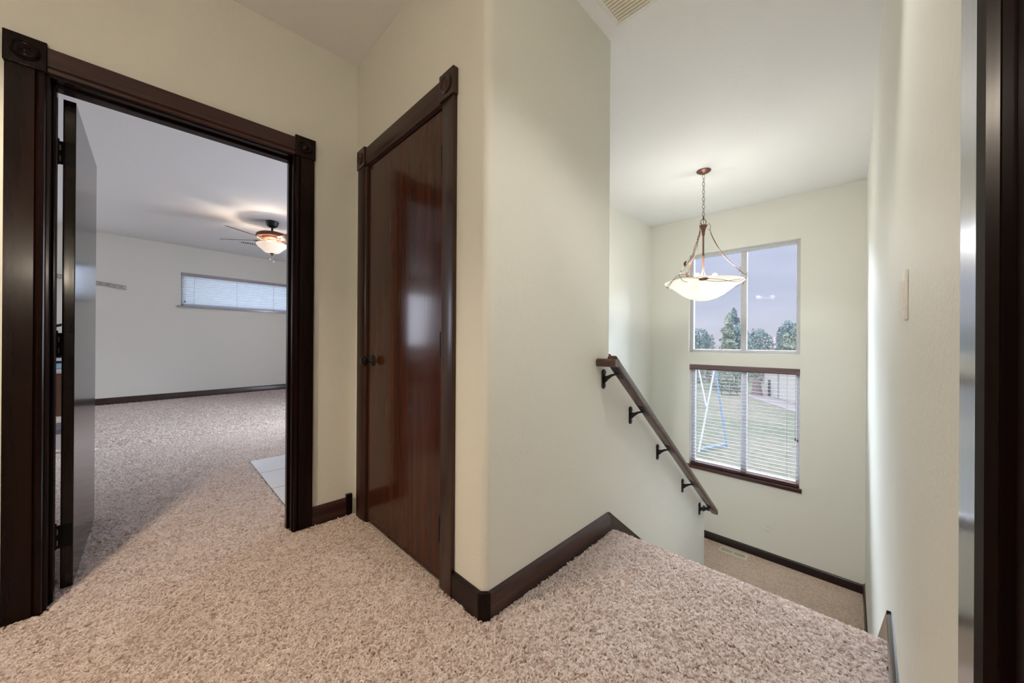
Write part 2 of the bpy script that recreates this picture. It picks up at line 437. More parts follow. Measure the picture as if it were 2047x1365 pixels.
# bedroom walls
def bedbox(mb, y0, y1, z0, z1):
    mb.prism([(xbed(y0), y0, z0), (xbed(y1), y1, z0), (xbed(y1) - .16, y1, z0), (xbed(y0) - .16, y0, z0)], (0, 0, z1 - z0))
BW0, BW1, BZ0, BZ1 = .36, 2.75, 1.665, 2.262
mb = MB()
bedbox(mb, -4.2, -3.6, -.2, CZ); bedbox(mb, -3.6, -2.0, -.2, .9); bedbox(mb, -3.6, -2.0, 2.25, CZ); bedbox(mb, -2.0, BW0, -.2, CZ)
bedbox(mb, BW0, BW1, -.2, BZ0); bedbox(mb, BW0, BW1, BZ1, CZ); bedbox(mb, BW1, 3.8, -.2, CZ)
struct(mb, 'wall_bedroom_far', M['bedwall'], 'far bedroom wall with the long narrow window', 'wall')
mb = MB(); mb.box(-10, XB, -4.2, -4.05, -.2, CZ)
struct(mb, 'wall_bedroom_left', M['bedwall'], 'bedroom side wall hidden at left', 'wall')
mb = MB()
mb.box(-10, -5.2, 3.65, 3.8, -.2, CZ); mb.box(-5.2, -4.2, 3.65, 3.8, -.2, .5); mb.box(-5.2, -4.2, 3.65, 3.8, 2.35, CZ); mb.box(-4.2, XB, 3.65, 3.8, -.2, CZ)
struct(mb, 'wall_bedroom_right', M['bedwall'], 'bedroom side wall with a wide window, hidden at right', 'wall')
mb = MB(); mb.box(XB, XA - .005, .95, 3.8, -.2, CZ)
struct(mb, 'wall_bedroom_near', M['bedwall'], 'bedroom wall behind the closet', 'wall')

# ------------------------------------------------------------------ door trims
def rosette(mb, c, axis, r=.036):
    mb.lathe([(r, 0), (r, .004), (r * .86, .008), (r * .74, .004), (r * .6, .002), (r * .42, .004), (r * .25, .009), (1e-4, .011)], c, 28, axis)
# trim_1 : bedroom doorway (wall plane X = XA, faces +X)
t1 = thing('trim_1', (XA, .13, 0), 'dark mahogany casing with carved corner blocks around the open bedroom doorway', 'door trim', kind='structure')
JL, JR, JZ = -.285, .543, 2.062
CO = .094
def casing1(y0, y1, inner):
    """flat board with a stepped bead along the inner edge"""
    s = 1 if inner > (y0 + y1) / 2 else -1
    mb = MB(); i = inner
    pr = [(XA, y0 if s > 0 else y1), (XA + .019, y0 if s > 0 else y1), (XA + .019, i - s * .026), (XA + .013, i - s * .022), (XA + .017, i - s * .015), (XA + .015, i - s * .004), (XA + .008, i), (XA, i)]
    mb.prism([(a, b, 0) for a, b in pr], (0, 0, JZ + .012)); return mb
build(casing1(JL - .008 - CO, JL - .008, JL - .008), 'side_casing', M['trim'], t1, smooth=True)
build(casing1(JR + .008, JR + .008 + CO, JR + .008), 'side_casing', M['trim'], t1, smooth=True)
mb = MB(); z0 = JZ + .008
pr = [(XA, z0), (XA + .008, z0), (XA + .015, z0 + .004), (XA + .017, z0 + .015), (XA + .013, z0 + .022), (XA + .019, z0 + .026), (XA + .019, z0 + CO), (XA, z0 + CO)]
mb.prism([(a, JL - .01, b) for a, b in pr], (0, JR - JL + .02, 0))
build(mb, 'head_casing', M['trimY'], t1, smooth=True)
for y0 in (JL - .008 - CO - .004, JR + .004):
    mb = MB(); mb.box(XA, XA + .026, y0, y0 + CO + .008, JZ + .004, JZ + .116)
    cb = build(mb, 'corner_block', M['trim'], t1, bevel=.003)
    mb = MB(); rosette(mb, (XA + .0255, y0 + CO / 2 + .004, JZ + .06), 'X')
    build(mb, 'rosette', M['trim'], cb, smooth=True)
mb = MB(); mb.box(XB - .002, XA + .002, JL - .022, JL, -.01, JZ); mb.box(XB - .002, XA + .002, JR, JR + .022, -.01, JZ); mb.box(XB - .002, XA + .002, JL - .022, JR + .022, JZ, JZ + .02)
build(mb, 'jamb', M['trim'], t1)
mb = MB(); mb.box(XB + .037, XB + .072, JL, JL + .011, 0, JZ); mb.box(XB + .037, XB + .072, JR - .011, JR, 0, JZ); mb.box(XB + .037, XB + .072, JL, JR, JZ - .011, JZ)
build(mb, 'door_stop', M['trim'], t1, bevel=.002)
# bedroom-side casing
mb = MB(); mb.box(XB - .02, XB, JL - .10, JL - .008, 0, JZ + .1); mb.box(XB - .02, XB, JR + .008, JR + .1, 0, JZ + .1); mb.box(XB - .02, XB, JL - .1, JR + .1, JZ + .008, JZ + .1)
build(mb, 'bedroom_casing', M['trim'], t1)
# door_1 : bedroom door standing open at a right angle
d1 = thing('door_1', (-2.8, -.25, 0), 'glossy mahogany bedroom door standing wide open, edge-on with black hinges', 'door', kind='structure')
mb = MB(); mb.box(-3.185, -2.392, -.268, -.233, .006, 2.052)
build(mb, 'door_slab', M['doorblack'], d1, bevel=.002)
for zc in (1.825, 1.027, .226):
    mb = MB()
    mb.box(-2.3925, -2.390, -.283, -.236, zc - .048, zc + .048)      # leaf across the door edge
    mb.box(-2.3905, -2.372, -.284, -.2815, zc - .048, zc + .048)
    mb.tube([(-2.389, -.283, zc - .05), (-2.389, -.283, zc + .05)], .0065, 10)
    mb.ball((-2.389, -.283, zc + .053), .007, 10, 6)
    h = build(mb, 'hinge', M['hinge'], d1, smooth=True)
    mb = MB()
    for dz in (-.024, .022): mb.box(-2.3897, -2.3886, -.2765, -.2735, zc + dz - .012, zc + dz + .010)
    build(mb, 'screw_slot', M['screw'], h)

# trim_2 : closet doorway (wall plane Y = .89, faces -Y)
YC = .89; CL, CR, CJ = -2.085, -1.320, 2.066
t2 = thing('trim_2', (-1.7, YC, 0), 'red brown casing with carved corner blocks around the closed closet door', 'door trim', kind='structure')
def casing2(x0, x1, inner):
    s = 1 if inner > (x0 + x1) / 2 else -1
    i = inner; e = x0 if s > 0 else x1
    pr = [(e, YC), (e, YC - .019), (i - s * .02, YC - .019), (i - s * .014, YC - .014), (i - s * .004, YC - .013), (i, YC - .006), (i, YC)]
    mb = MB(); mb.prism([(a, b, 0) for a, b in pr], (0, 0, CJ + .012)); return mb
build(casing2(CL - .006 - .10, CL - .006, CL - .006), 'side_casing', M['closet'], t2, smooth=True)
build(casing2(CR + .006, CR + .006 + CO, CR + .006), 'side_casing', M['closet'], t2, smooth=True)
mb = MB(); z0 = CJ + .008
pr = [(YC, z0), (YC - .006, z0), (YC - .013, z0 + .004), (YC - .014, z0 + .014), (YC - .019, z0 + .02), (YC - .019, z0 + CO), (YC, z0 + CO)]
mb.prism([(CL - .01, a, b) for a, b in pr], (CR - CL + .02, 0, 0))
build(mb, 'head_casing', M['closetX'], t2, smooth=True)
for x0 in (CL - .006 - .104, CR + .002):
    mb = MB(); mb.box(x0, x0 + CO + .010, YC - .026, YC, CJ + .004, CJ + .116)
    cb = build(mb, 'corner_block', M['closet'], t2, bevel=.003)
    mb = MB(); rosette(mb, (x0 + CO / 2 + .005, YC - .0255, CJ + .06), '-Y')
    build(mb, 'rosette', M['closet'], cb, smooth=True)
mb = MB(); mb.box(CL - .02, CL, YC - .002, YC + T, -.01, CJ); mb.box(CR, CR + .02, YC - .002, YC + T, -.01, CJ); mb.box(CL - .02, CR + .02, YC - .002, YC + T, CJ, CJ + .02)
mb.box(CL, CL + .011, YC + .042, YC + .075, 0, CJ); mb.box(CR - .011, CR, YC + .042, YC + .075, 0, CJ); mb.box(CL, CR, YC + .042, YC + .075, CJ - .011, CJ)
build(mb, 'jamb', M['closet'], t2)
d2 = thing('door_2', (-1.7, YC, 0), 'closed flat mahogany closet door with black round knob', 'door', kind='structure')
mb = MB(); mb.box(CL + .003, CR - .003, YC + .003, YC + .038, .008, CJ - .003)
build(mb, 'door_slab', M['door'], d2, bevel=.002)
for zc in (1.845, 1.037, .237):
    mb = MB(); mb.tube([(CR - .001, YC - .0045, zc - .047), (CR - .001, YC - .0045, zc + .047)], .0062, 10)
    mb.ball((CR - .001, YC - .0045, zc + .05), .0068, 10, 6); mb.ball((CR - .001, YC - .0045, zc - .05), .0068, 10, 6)
    mb.box(CR - .004, CR + .004, YC - .003, YC + .004, zc - .046, zc + .046)
    build(mb, 'hinge', M['hinge'], d2, smooth=True)
mb = MB(); kx, kz = -2.025, .937
mb.lathe([(.033, 0), (.033, .004), (.029, .008), (.016, .011), (.0125, .016), (.0125, .030), (.018, .034), (.026, .041), (.0285, .05), (.026, .059), (.017, .065), (1e-4, .067)], (kx, YC + .003, kz), 28, '-Y')
build(mb, 'knob', M['black'], d2, smooth=True, label='black round knob')

# trim_3 / door_3 : doorway right beside the camera
t3 = thing('trim_3', (.05, .5, 0), 'dark glossy casing at the right edge beside the light switch wall', 'door trim', kind='structure')
mb = MB(); pr = [(.06, .400), (.0445, .400), (.0425, .395), (.0445, .3575), (.047, .350), (.06, .348)]
mb.prism([(a, b, 0) for a, b in pr], (0, 0, 2.17)); sc3 = build(mb, 'side_casing', M['trimgloss'], t3)
sc3.data.materials.append(M['trim'])
for p in sc3.data.polygons:
    if p.normal.y < -.3: p.material_index = 1  # return side gets a darker, duller wood in place of shade
mb = MB(); mb.box(.0445, .06, -.375, .349, 2.07, 2.17); build(mb, 'head_casing', M['trimY'], t3)
mb = MB(); mb.box(.045, .06, -.475, -.375, 0, 2.17); build(mb, 'side_casing', M['trim'], t3)
mb = MB(); mb.box(.052, .25, .344, .365, -.01, 2.062); mb.box(.052, .25, -.396, -.366, -.01, 2.062); mb.box(.052, .25, -.396, .365, 2.062, 2.085)
build(mb, 'jamb', M['jamb'], t3)
d3 = thing('door_3', (.09, .05, 0), 'dark red mahogany door at the far right edge', 'door', kind='structure')
mb = MB(); mb.box(.0565, .0915, -.363, .341, .008, 2.058); build(mb, 'door_slab', M['trim'], d3, bevel=.002)

# ------------------------------------------------------------------ baseboards
BH = .105
def bb_prof(h=BH, t=.016): return [(0, 0), (t, 0), (t, h - .016), (t * .55, h - .004), (t * .3, h), (0, h)]
mb = MB()
mb.prism([(XA + a, JR + .102, b - .004) for a, b in bb_prof()], (0, .855 - JR - .102, 0))
o = struct(mb, 'baseboard_left', M['trimY'], 'short dark baseboard between the bedroom doorway and the closet', 'baseboard', smooth=True)
mb = MB(); mb.box(XA, XA + .024, .832, .866, -.004, .122)
build(mb, 'corner_block', M['trim'], o, bevel=.002)
mb = MB(); mb.prism([(XA + a, -2.98, b - .004) for a, b in bb_prof()], (0, 2.98 + JL - .11, 0))
struct(mb, 'baseboard_hall', M['trimY'], 'baseboard of the hall behind the camera', 'baseboard', smooth=True)
mb = MB(); x0 = CR + .006 + CO
mb.prism([(x0, YC - a, b - .004) for a, b in bb_prof()], (-1.049 - x0, 0, 0))
struct(mb, 'baseboard_closet', M['trimX'], 'short dark baseboard from the closet casing to the wall corner', 'baseboard', smooth=True)
# corner piece + run along the handrail wall + skirt down the stairs
mb = MB()
ya, yb = .909, 1.812
vs = []
for y in (ya, yb): vs += [(xw(y) + a, y, b - .004) for a, b in bb_prof()]
n = 6
mb.add(vs, [tuple(range(n))[::-1], tuple(range(n, 2 * n))] + [(i, (i + 1) % n, (i + 1) % n + n, i + n) for i in range(n)])
bs = struct(mb, 'baseboard_stair', M['trimY'], 'dark red baseboard along the handrail wall turning down the stairs', 'baseboard', smooth=True)
mb = MB()
mb.prism([(a, b, -.004) for a, b in [(-1.050, .89), (-1.050, .872), (-1.040, .8745), (-1.0165, .898), (-1.0145, .909), (-1.031, .909)]], (0, 0, BH + .001))
build(mb, 'corner_piece', M['trim'], bs, bevel=.002)
mb = MB(); sl = .757
def skirt(fn, t, y0, y1):
    vs = []
    for dx in (0, t):
        vs += [(fn(y0) + dx, y0, BH - .004), (fn(y1) + dx, y1, BH - .004 - sl * (y1 - y0)), (fn(y1) + dx, y1, BH - .004 - sl * (y1 - y0) - .34), (fn(y0) + dx, y0, -.30)]
    return MB().add(vs, [(0, 1, 2, 3), (7, 6, 5, 4), (0, 4, 5, 1), (1, 5, 6, 2), (2, 6, 7, 3), (3, 7, 4, 0)])
build(skirt(xw, .016, 1.812, 3.52), 'stair_skirt', M['trimY'], bs)
# right wall
mb = MB(); ya, yb = .402, 1.86
vs = []
for y in (ya, yb): vs += [(xr(y) - a, y, b - .004) for a, b in bb_prof()]
mb.add(vs, [tuple(range(n))[::-1], tuple(range(n, 2 * n))] + [(i, (i + 1) % n, (i + 1) % n + n, i + n) for i in range(n)])
br = struct(mb, 'baseboard_right', M['trimgloss'], 'glossy dark baseboard on the right wall ending at the stair head', 'baseboard', smooth=True)
build(skirt(xr, -.016, 1.86, 3.52), 'stair_skirt', M['trimgloss'], br)
mb = MB(); mb.prism([(-2.30, FW - a, LZ + b - .004) for a, b in bb_prof(.098)], (2.30 + xr(FW) - .016, 0, 0))
struct(mb, 'baseboard_landing', M['trimX'], 'dark baseboard under the stair windows', 'baseboard', smooth=True)
mb = MB(); vs = []
for y in (3.55, FW - .002): vs += [(xr(y) - a, y, LZ + b - .004) for a, b in bb_prof(.115)]
mb.add(vs, [tuple(range(n))[::-1], tuple(range(n, 2 * n))] + [(i, (i + 1) % n, (i + 1) % n + n, i + n) for i in range(n)])
struct(mb, 'baseboard_landing_right', M['trimY'], 'dark baseboard at the right side of the landing', 'baseboard', smooth=True)
mb = MB(); vs = []
for y in (-4.05, 3.65): vs += [(xbed(y) + a, y, b * 1.08 - .004) for a, b in bb_prof()]
mb.add(vs, [tuple(range(n))[::-1], tuple(range(n, 2 * n))] + [(i, (i + 1) % n, (i + 1) % n + n, i + n) for i in range(n)])
struct(mb, 'baseboard_bedroom', M['trimY'], 'dark baseboard along the far bedroom wall', 'baseboard', smooth=True)

# ------------------------------------------------------------------ windows
def frame_mb(x0, x1, z0, z1, y0, y1, w, mull):
    mb = MB()
    mb.box(x0, x0 + w, y0, y1, z0, z1); mb.box(x1 - w, x1, y0, y1, z0, z1)
    mb.box(x0 + w, x1 - w, y0, y1, z0, z0 + w); mb.box(x0 + w, x1 - w, y0, y1, z1 - w, z1)
    if mull: mb.box(mull - .032, mull + .032, y0 + .004, y1, z0 + w, z1 - w)
    return mb
w1 = thing('window_1', (-1.175, FW + .1, UZ0), 'upper white vinyl stairwell window with two panes of sky', 'window', kind='structure')
build(frame_mb(UX0, UX1, UZ0, UZ1, FW + .055, FW + .12, .042, -1.142), 'window_frame', M['vinyl'], w1, bevel=.004)
for a, b in ((UX0 + .042, -1.174), (-1.110, UX1 - .042)):
    mb = MB(); mb.box(a, b, FW + .085, FW + .089, UZ0 + .042, UZ1 - .042); build(mb, 'pane', M['glass'], w1)
w2 = thing('window_2', (-1.17, FW + .1, LZ0), 'lower stairwell window behind open blinds with mahogany sill', 'window', kind='structure')
build(frame_mb(LX0, LX1, LZ0, LZ1, FW + .085, FW + .14, .045, -1.142), 'window_frame', M['vinyl'], w2, bevel=.004)
for a, b in ((LX0 + .045, -1.174), (-1.110, LX1 - .045)):
    mb = MB(); mb.box(a, b, FW + .105, FW + .109, LZ0 + .045, LZ1 - .045); build(mb, 'pane', M['glass'], w2)
mb = MB(); mb.box(-1.79, -.555, FW - .034, FW + .085, LZ0 - .043, LZ0 + .002)
build(mb, 'window_sill', M['sill'], w2, bevel=.006)
# blinds on the lower window
b2 = thing('window_blind', (-1.17, FW + .04, LZ0), 'open horizontal slat blind with brown valance on the lower stairwell window', 'blind')
mb = MB()
zt = LZ1 - .001
pr = [(FW + .012, zt - .068), (FW - .002, zt - .068), (FW - .010, zt - .055), (FW - .006, zt - .034), (FW - .012, zt - .012), (FW - .012, zt), (FW + .012, zt)]
mb.prism([(LX0 + .004, a, b) for a, b in pr], (LX1 - LX0 - .008, 0, 0)); build(mb, 'valance', M['valance'], b2, smooth=True)
mb = MB(); mb.box(LX0 + .01, LX1 - .01, FW + .016, FW + .066, zt - .045, zt - .004); build(mb, 'head_rail', M['valance'], b2)
zz = zt - .085; k = 0
while zz > LZ0 + .075 and k < 60:
    mb = MB(); pts = []
    ang = R(-7)
    for i in range(5):
        t = -1 + i * .5; pts.append((FW + .042 + .025 * t * math.cos(ang), zz + .025 * t * math.sin(ang) + .0022 * (1 - t * t)))
    pr = pts + [(a, b - .0026) for a, b in pts[::-1]]
    mb.prism([(LX0 + .012, a, b) for a, b in pr], (LX1 - LX0 - .024, 0, 0)); build(mb, 'slat', M['slat'], b2, smooth=True)
    zz -= .0437; k += 1
mb = MB(); mb.box(LX0 + .012, LX1 - .012, FW + .018, FW + .066, LZ0 + .012, LZ0 + .034); build(mb, 'bottom_rail', M['sill'], b2, bevel=.003)
for x in (LX0 + .075, LX1 - .12):
    mb = MB()
    for yy in (FW + .0175, FW + .0665): mb.tube([(x, yy, LZ0 + .03), (x, yy, zt - .05)], .0009, 5)
    build(mb, 'ladder_cord', M['cord'], b2)
mb = MB(); xx = LX1 - .038; mb.tube([(xx, FW - .006, zt - .06), (xx, FW - .006, -.02)], .0012, 6)
mb.lathe([(.002, .03), (.008, .012), (.009, 0), (1e-4, -.004)], (xx, FW - .006, -.05), 12)
mb.lathe([(.002, .03), (.008, .012), (.009, 0), (1e-4, -.004)], (xx + .02, FW - .006, -.06), 12)
mb.tube([(xx + .02, FW - .006, zt - .06), (xx + .02, FW - .006, -.03)], .0012, 6)
build(mb, 'pull_cord', M['valance'], b2, smooth=True)

# bedroom long window (in the slightly skewed far wall)
def bp(y, d, z): return (xbed(y) + d, y, z)
def bquad(mb, y0, y1, d0, d1, z0, z1):
    mb.prism([bp(y0, d0, z0), bp(y1, d0, z0), bp(y1, d1, z0), bp(y0, d1, z0)], (0, 0, z1 - z0))
w3 = thing('window_3', (xbed(1.5), 1.5, BZ0), 'long narrow high bedroom window behind closed pale blinds', 'window', kind='structure')
mb = MB(); bquad(mb, BW0, BW0 + .04, -.12, -.06, BZ0, BZ1); bquad(mb, BW1 - .04, BW1, -.12, -.06, BZ0, BZ1); bquad(mb, BW0, BW1, -.12, -.06, BZ0, BZ0 + .04); bquad(mb, BW0, BW1, -.12, -.06, BZ1 - .04, BZ1)
build(mb, 'window_frame', M['vinyl'], w3)
mb = MB(); bquad(mb, BW0 + .04, BW1 - .04, -.10, -.096, BZ0 + .04, BZ1 - .04); build(mb, 'pane', M['glass'], w3)
mb = MB(); bquad(mb, BW0 - .05, BW1 + .05, -.06, .035, BZ0 - .035, BZ0); build(mb, 'window_sill', M['bedsill'], w3, bevel=.004)
b3 = thing('window_blind', (xbed(1.5), 1.5, BZ0), 'closed pale horizontal blind on the long bedroom window', 'blind')
mb = MB(); bquad(mb, BW0 + .006, BW1 - .006, -.005, .012, BZ1 - .062, BZ1 - .002); build(mb, 'valance', M['bedsill'], b3)
zz = BZ1 - .08; k = 0
while zz > BZ0 + .03:
    mb = MB(); a = R(52); s_, c_ = math.sin(a) * .0245, math.cos(a) * .0245
    y0, y1 = BW0 + .012, BW1 - .012
    mb.prism([bp(y0, -.03 - c_, zz + s_), bp(y0, -.03 + c_, zz - s_), bp(y0, -.027 + c_, zz - s_ + .002), bp(y0, -.027 - c_, zz + s_ + .002)], (xbed(y1) - xbed(y0), y1 - y0, 0))
    build(mb, 'slat', M['bedslat'], b3); zz -= .0425
for y in (BW0 + .18, BW0 + .82, BW0 + 1.45, BW0 + 2.05):
    mb = MB(); mb.tube([bp(y, -.010, BZ0 + .01), bp(y, -.010, BZ1 - .06)], .0022, 5); build(mb, 'ladder_cord', M['cord'], b3)
mb = MB(); y = BW0 + .055; mb.tube([bp(y, -.004, BZ0 + .075), bp(y, -.004, BZ1 - .06)], .002, 5); mb.lathe([(.003, .04), (.012, .015), (.014, 0), (1e-4, -.006)], bp(y, -.004, BZ0 + .06), 12)
build(mb, 'pull_cord', M['cord'], b3, smooth=True)
# the two bedroom windows the photograph only shows by their light and reflections
w4 = thing('window_4', (xbed(-2.8), -2.8, .9), 'bedroom window hidden behind the open door', 'window', kind='structure')
mb = MB()
for y0, y1, z0, z1 in ((-3.6, -3.55, .9, 2.25), (-2.05, -2.0, .9, 2.25), (-3.55, -2.05, .9, .95), (-3.55, -2.05, 2.2, 2.25)): bquad(mb, y0, y1, -.12, -.06, z0, z1)
build(mb, 'window_frame', M['vinyl'], w4)
w5 = thing('window_5', (-4.5, 3.72, .5), 'wide bedroom window hidden at right', 'window', kind='structure')
mb = MB(); mb.box(-5.2, -5.15, 3.73, 3.78, .5, 2.35); mb.box(-4.25, -4.2, 3.73, 3.78, .5, 2.35); mb.box(-5.15, -4.25, 3.73, 3.78, .5, .55); mb.box(-5.15, -4.25, 3.73, 3.78, 2.3, 2.35)
build(mb, 'window_frame', M['vinyl'], w5)

# ------------------------------------------------------------------ handrail
hr = thing('handrail', (-.97, 1.7, .9), 'brown wooden handrail on black brackets sloping down beside the stairs', 'handrail')
HX = -.967
def rz(y): return .928 - .757 * (y - 1.735)          # rail axis
def rrect(w, h, r=.014, k=4):
    out = []
    for cx, cy, a0 in ((w - r, h - r, 0), (-w + r, h - r, 90), (-w + r, -h + r, 180), (w - r, -h + r, 270)):
        for i in range(k + 1):
            a = R(a0 + 90 * i / k); out.append((cx + r * math.cos(a), cy + r * math.sin(a)))
    return out
prof = rrect(.029, .021, .012)
n = len(prof)
y0, y1 = 1.70, 3.555
th = math.atan(.757)
def hx(y): return xw(y) + .085
vs = []
for yy in (y0, y1):
    for a, b in prof: vs.append((hx(yy) + a, yy, rz(yy) + b / math.cos(th)))
mb = MB().add(vs, [tuple(range(n))[::-1], tuple(range(n, 2 * n))] + [(i, (i + 1) % n, (i + 1) % n + n, i + n) for i in range(n)])
build(mb, 'rail', M['rail'], hr, smooth=True)
def retn(yc, zc):
    xa_, xb_ = xw(yc), hx(yc) + .029
    vs = []
    for xx in (xa_, xb_):
        for a, b in rrect(.026, .0215, .013): vs.append((xx, yc + a, zc + b))
    return MB().add(vs, [tuple(range(n))[::-1], tuple(range(n, 2 * n))] + [(i, (i + 1) % n, (i + 1) % n + n, i + n) for i in range(n)])
build(retn(1.70, .943), 'rail_return', M['rail'], hr, bevel=.004)
mb = MB(); yb_ = 3.535; zb_ = rz(yb_) - .006
mb.tube([(hx(yb_) + .01, yb_, zb_), (xw(yb_) + .03, yb_, zb_)], .012, 12); mb.lathe([(.03, 0), (.028, .008), (.013, .022), (.012, .03)], (xw(yb_), yb_, zb_), 20, 'X')
build(mb, 'rail_return', M['black'], hr, smooth=True, label='black end fitting joining the rail foot to the wall')
for yb in (1.752, 2.075, 2.49, 2.985, 3.41):
    zt_ = rz(yb) - .021 / math.cos(th)
    xw_ = xw(yb)
    mb = MB()
    mb.prism([(xw_, yb - .016, zt_ - .078), (xw_, yb + .016, zt_ - .078), (xw_, yb + .016, zt_ + .0), (xw_, yb - .016, zt_ + .0)], (.006, 0, 0))
    mb.lathe([(.019, 0), (.019, .007), (.012, .011)], (xw_, yb, zt_ - .004), 18, 'X'); mb.lathe([(.017, 0), (.017, .007), (.010, .010)], (xw_, yb, zt_ - .076), 18, 'X')
    X1 = hx(yb)
    # curved web
    top = [(xw_ + .004, zt_ - .022), (xw_ + .028, zt_ - .020), (xw_ + .052, zt_ - .009), (X1, zt_ - .002)]
    bot = [(X1 + .004, zt_ - .010), (xw_ + .058, zt_ - .020), (xw_ + .034, zt_ - .038), (xw_ + .014, zt_ - .058), (xw_ + .004, zt_ - .072)]
    mb.prism([(a, yb - .007, b) for a, b in top + bot], (0, .014, 0))
    L = .042
    mb.prism([(X1 - .017, yb - L, rz(yb - L) - .021 / math.cos(th) - .005), (X1 + .017, yb - L, rz(yb - L) - .021 / math.cos(th) - .005), (X1 + .017, yb - L, rz(yb - L) - .021 / math.cos(th) + .001), (X1 - .017, yb - L, rz(yb - L) - .021 / math.cos(th) + .001)], (0, 2 * L, -.757 * 2 * L))
    build(mb, 'bracket', M['black'], hr, smooth=True, bevel=.0015)

# ------------------------------------------------------------------ chandelier
CX, CY = -1.178, 3.82
ch = thing('chandelier', (CX, CY, 1.46), 'bronze chandelier with white glass bowl and twisted vine wires hanging in the stairwell', 'chandelier')
mb = MB(); mb.lathe([(.064, 0), (.064, -.008), (.056, -.014), (.05, -.016), (.044, -.022), (.022, -.028), (.012, -.036), (1e-4, -.038)], (CX, CY, CZ), 36)
build(mb, 'canopy', M['bronze'], ch, smooth=True)
mb = MB(); z = CZ - .034; k = 0
while z > 2.295:
    L_, W_ = .046, .011
    pts = []
    for i in range(14):
        a = 2 * math.pi * i / 14
        u = W_ * math.cos(a); w = (L_ / 2 - W_ * .2) * math.sin(a)
        az = R(45 + 90 * (k % 2)); pts.append((CX + u * math.cos(az), CY + u * math.sin(az), z - L_ / 2 + w))
    mb.tube(pts, .0022, 6, True); z -= .037; k += 1
build(mb, 'chain', M['bronze'], ch, smooth=True)
mb = MB(); az = R(45)
mb.tube([(CX + .026 * math.cos(2 * math.pi * i / 20) * math.cos(az), CY + .026 * math.cos(2 * math.pi * i / 20) * math.sin(az), 2.236 + .03 * math.sin(2 * math.pi * i / 20)) for i in range(20)], .0035, 8, True)
mb.tube([(CX, CY, 2.30), (CX, CY, 2.19)], .0028, 8)
build(mb, 'loop', M['bronze'], ch, smooth=True)
mb = MB(); mb.lathe([(.012, 2.21), (.034, 2.203), (.034, 2.196), (.022, 2.17), (.013, 2.125), (.014, 2.11), (.008, 2.10), (.008, 1.91), (.012, 1.905), (.012, 1.895), (.008, 1.89), (.009, 1.75), (.016, 1.735), (.019, 1.73), (.022, 1.70), (.024, 1.66), (.024, 1.645), (1e-4, 1.644)], (CX, CY, 0), 24)
build(mb, 'stem', M['bronze'], ch, smooth=True)
# bulb sockets standing in the bowl
for k in range(3):
    a = R(135 + 120 * k)
    mb = MB(); bx_, by_ = CX + .10 * math.cos(a), CY + .10 * math.sin(a)
    mb.lathe([(.016, 1.60), (.017, 1.655), (.011, 1.66), (1e-4, 1.661)], (bx_, by_, 0), 16)
    mb.tube([(bx_, by_, 1.605), (CX, CY, 1.645)], .005, 8)
    build(mb, 'socket', M['bronze'], ch, smooth=True)
    mb = MB(); mb.lathe([(.010, 1.660), (.016, 1.672), (.025, 1.690), (.025, 1.705), (.015, 1.722), (1e-4, 1.726)], (bx_, by_, 0), 16)
    build(mb, 'bulb', emis('bulb_glow', (1, .95, .85), 1.5), ch, smooth=True)
outp = [(1e-4, 1.463), (.06, 1.468), (.12, 1.486), (.18, 1.519), (.23, 1.560), (.27, 1.592), (.31, 1.618), (.346, 1.640), (.350, 1.645)]
inp = [(r * .985 if r > .001 else 1e-4, z + .007) for r, z in outp[::-1]]
mb = MB(); mb.lathe(outp + inp, (CX, CY, 0), 64, cap=False)
build(mb, 'bowl', M['bowl'], ch, smooth=True, label='frosted white glass bowl')
def cr(pts, n=8):
    """smooth curve through the points"""
    P = [Vector(p) for p in pts]; P = [P[0] * 2 - P[1]] + P + [P[-1] * 2 - P[-2]]; out = []
    for i in range(1, len(P) - 2):
        for k in range(n):
            t = k / n
            out.append(.5 * ((2 * P[i]) + (-P[i - 1] + P[i + 1]) * t + (2 * P[i - 1] - 5 * P[i] + 4 * P[i + 1] - P[i + 2]) * t * t + (-P[i - 1] + 3 * P[i] - 3 * P[i + 1] + P[i + 2]) * t ** 3))
    return out + [P[-2]]
def cyl(az, r, z, off=0.):
    a = R(az); return (CX + r * math.cos(a) - off * math.sin(a), CY + r * math.sin(a) + off * math.cos(a), z)
ARM = (20, 140, 255)
for j, az in enumerate(ARM):
    mb = MB()
    mb.tube(cr([cyl(az, .03, 2.20), cyl(az, .048, 2.215), cyl(az, .06, 2.19), cyl(az, .056, 2.15), cyl(az, .044, 2.165)], 6), .0022, 6)     # hook ring
    mb.tube(cr([cyl(az, .056, 2.15), cyl(az, .085, 2.07), cyl(az, .15, 1.94, .006), cyl(az, .25, 1.80), cyl(az, .325, 1.715, -.008), cyl(az, .368, 1.69)], 8), .0026, 7)
    mb.tube(cr([cyl(az, .056, 2.15), cyl(az, .075, 2.09, .015), cyl(az, .12, 1.98, -.014), cyl(az, .20, 1.86, .02), cyl(az, .29, 1.755, -.02), cyl(az, .352, 1.70, .02), cyl(az, .372, 1.72, .012)], 8), .0019, 6)
    mb.tube(cr([cyl(az, .368, 1.69), cyl(az, .358, 1.665), cyl(az, .34, 1.625, .02), cyl(az, .335, 1.61, .06)], 8), .0026, 6)
    build(mb, 'vine_wire', M['bronze'], ch, smooth=True)
mb = MB()
for ph in (0, 1.9):
    pts = []
    for i in range(72):
        a = 360 * i / 72
        # bows out to each wire, hugs the bowl between
        near = min(abs((a - q + 180) % 360 - 180) for q in ARM)
        w = math.exp(-(near / 22) ** 2)
        pts.append(cyl(a, .332 + .03 * w + .006 * math.sin(R(a * 5) + ph * 2), 1.612 + .06 * w + .012 * math.sin(R(a * 4) + ph)))
    mb.tube(pts, .0023, 6, True)
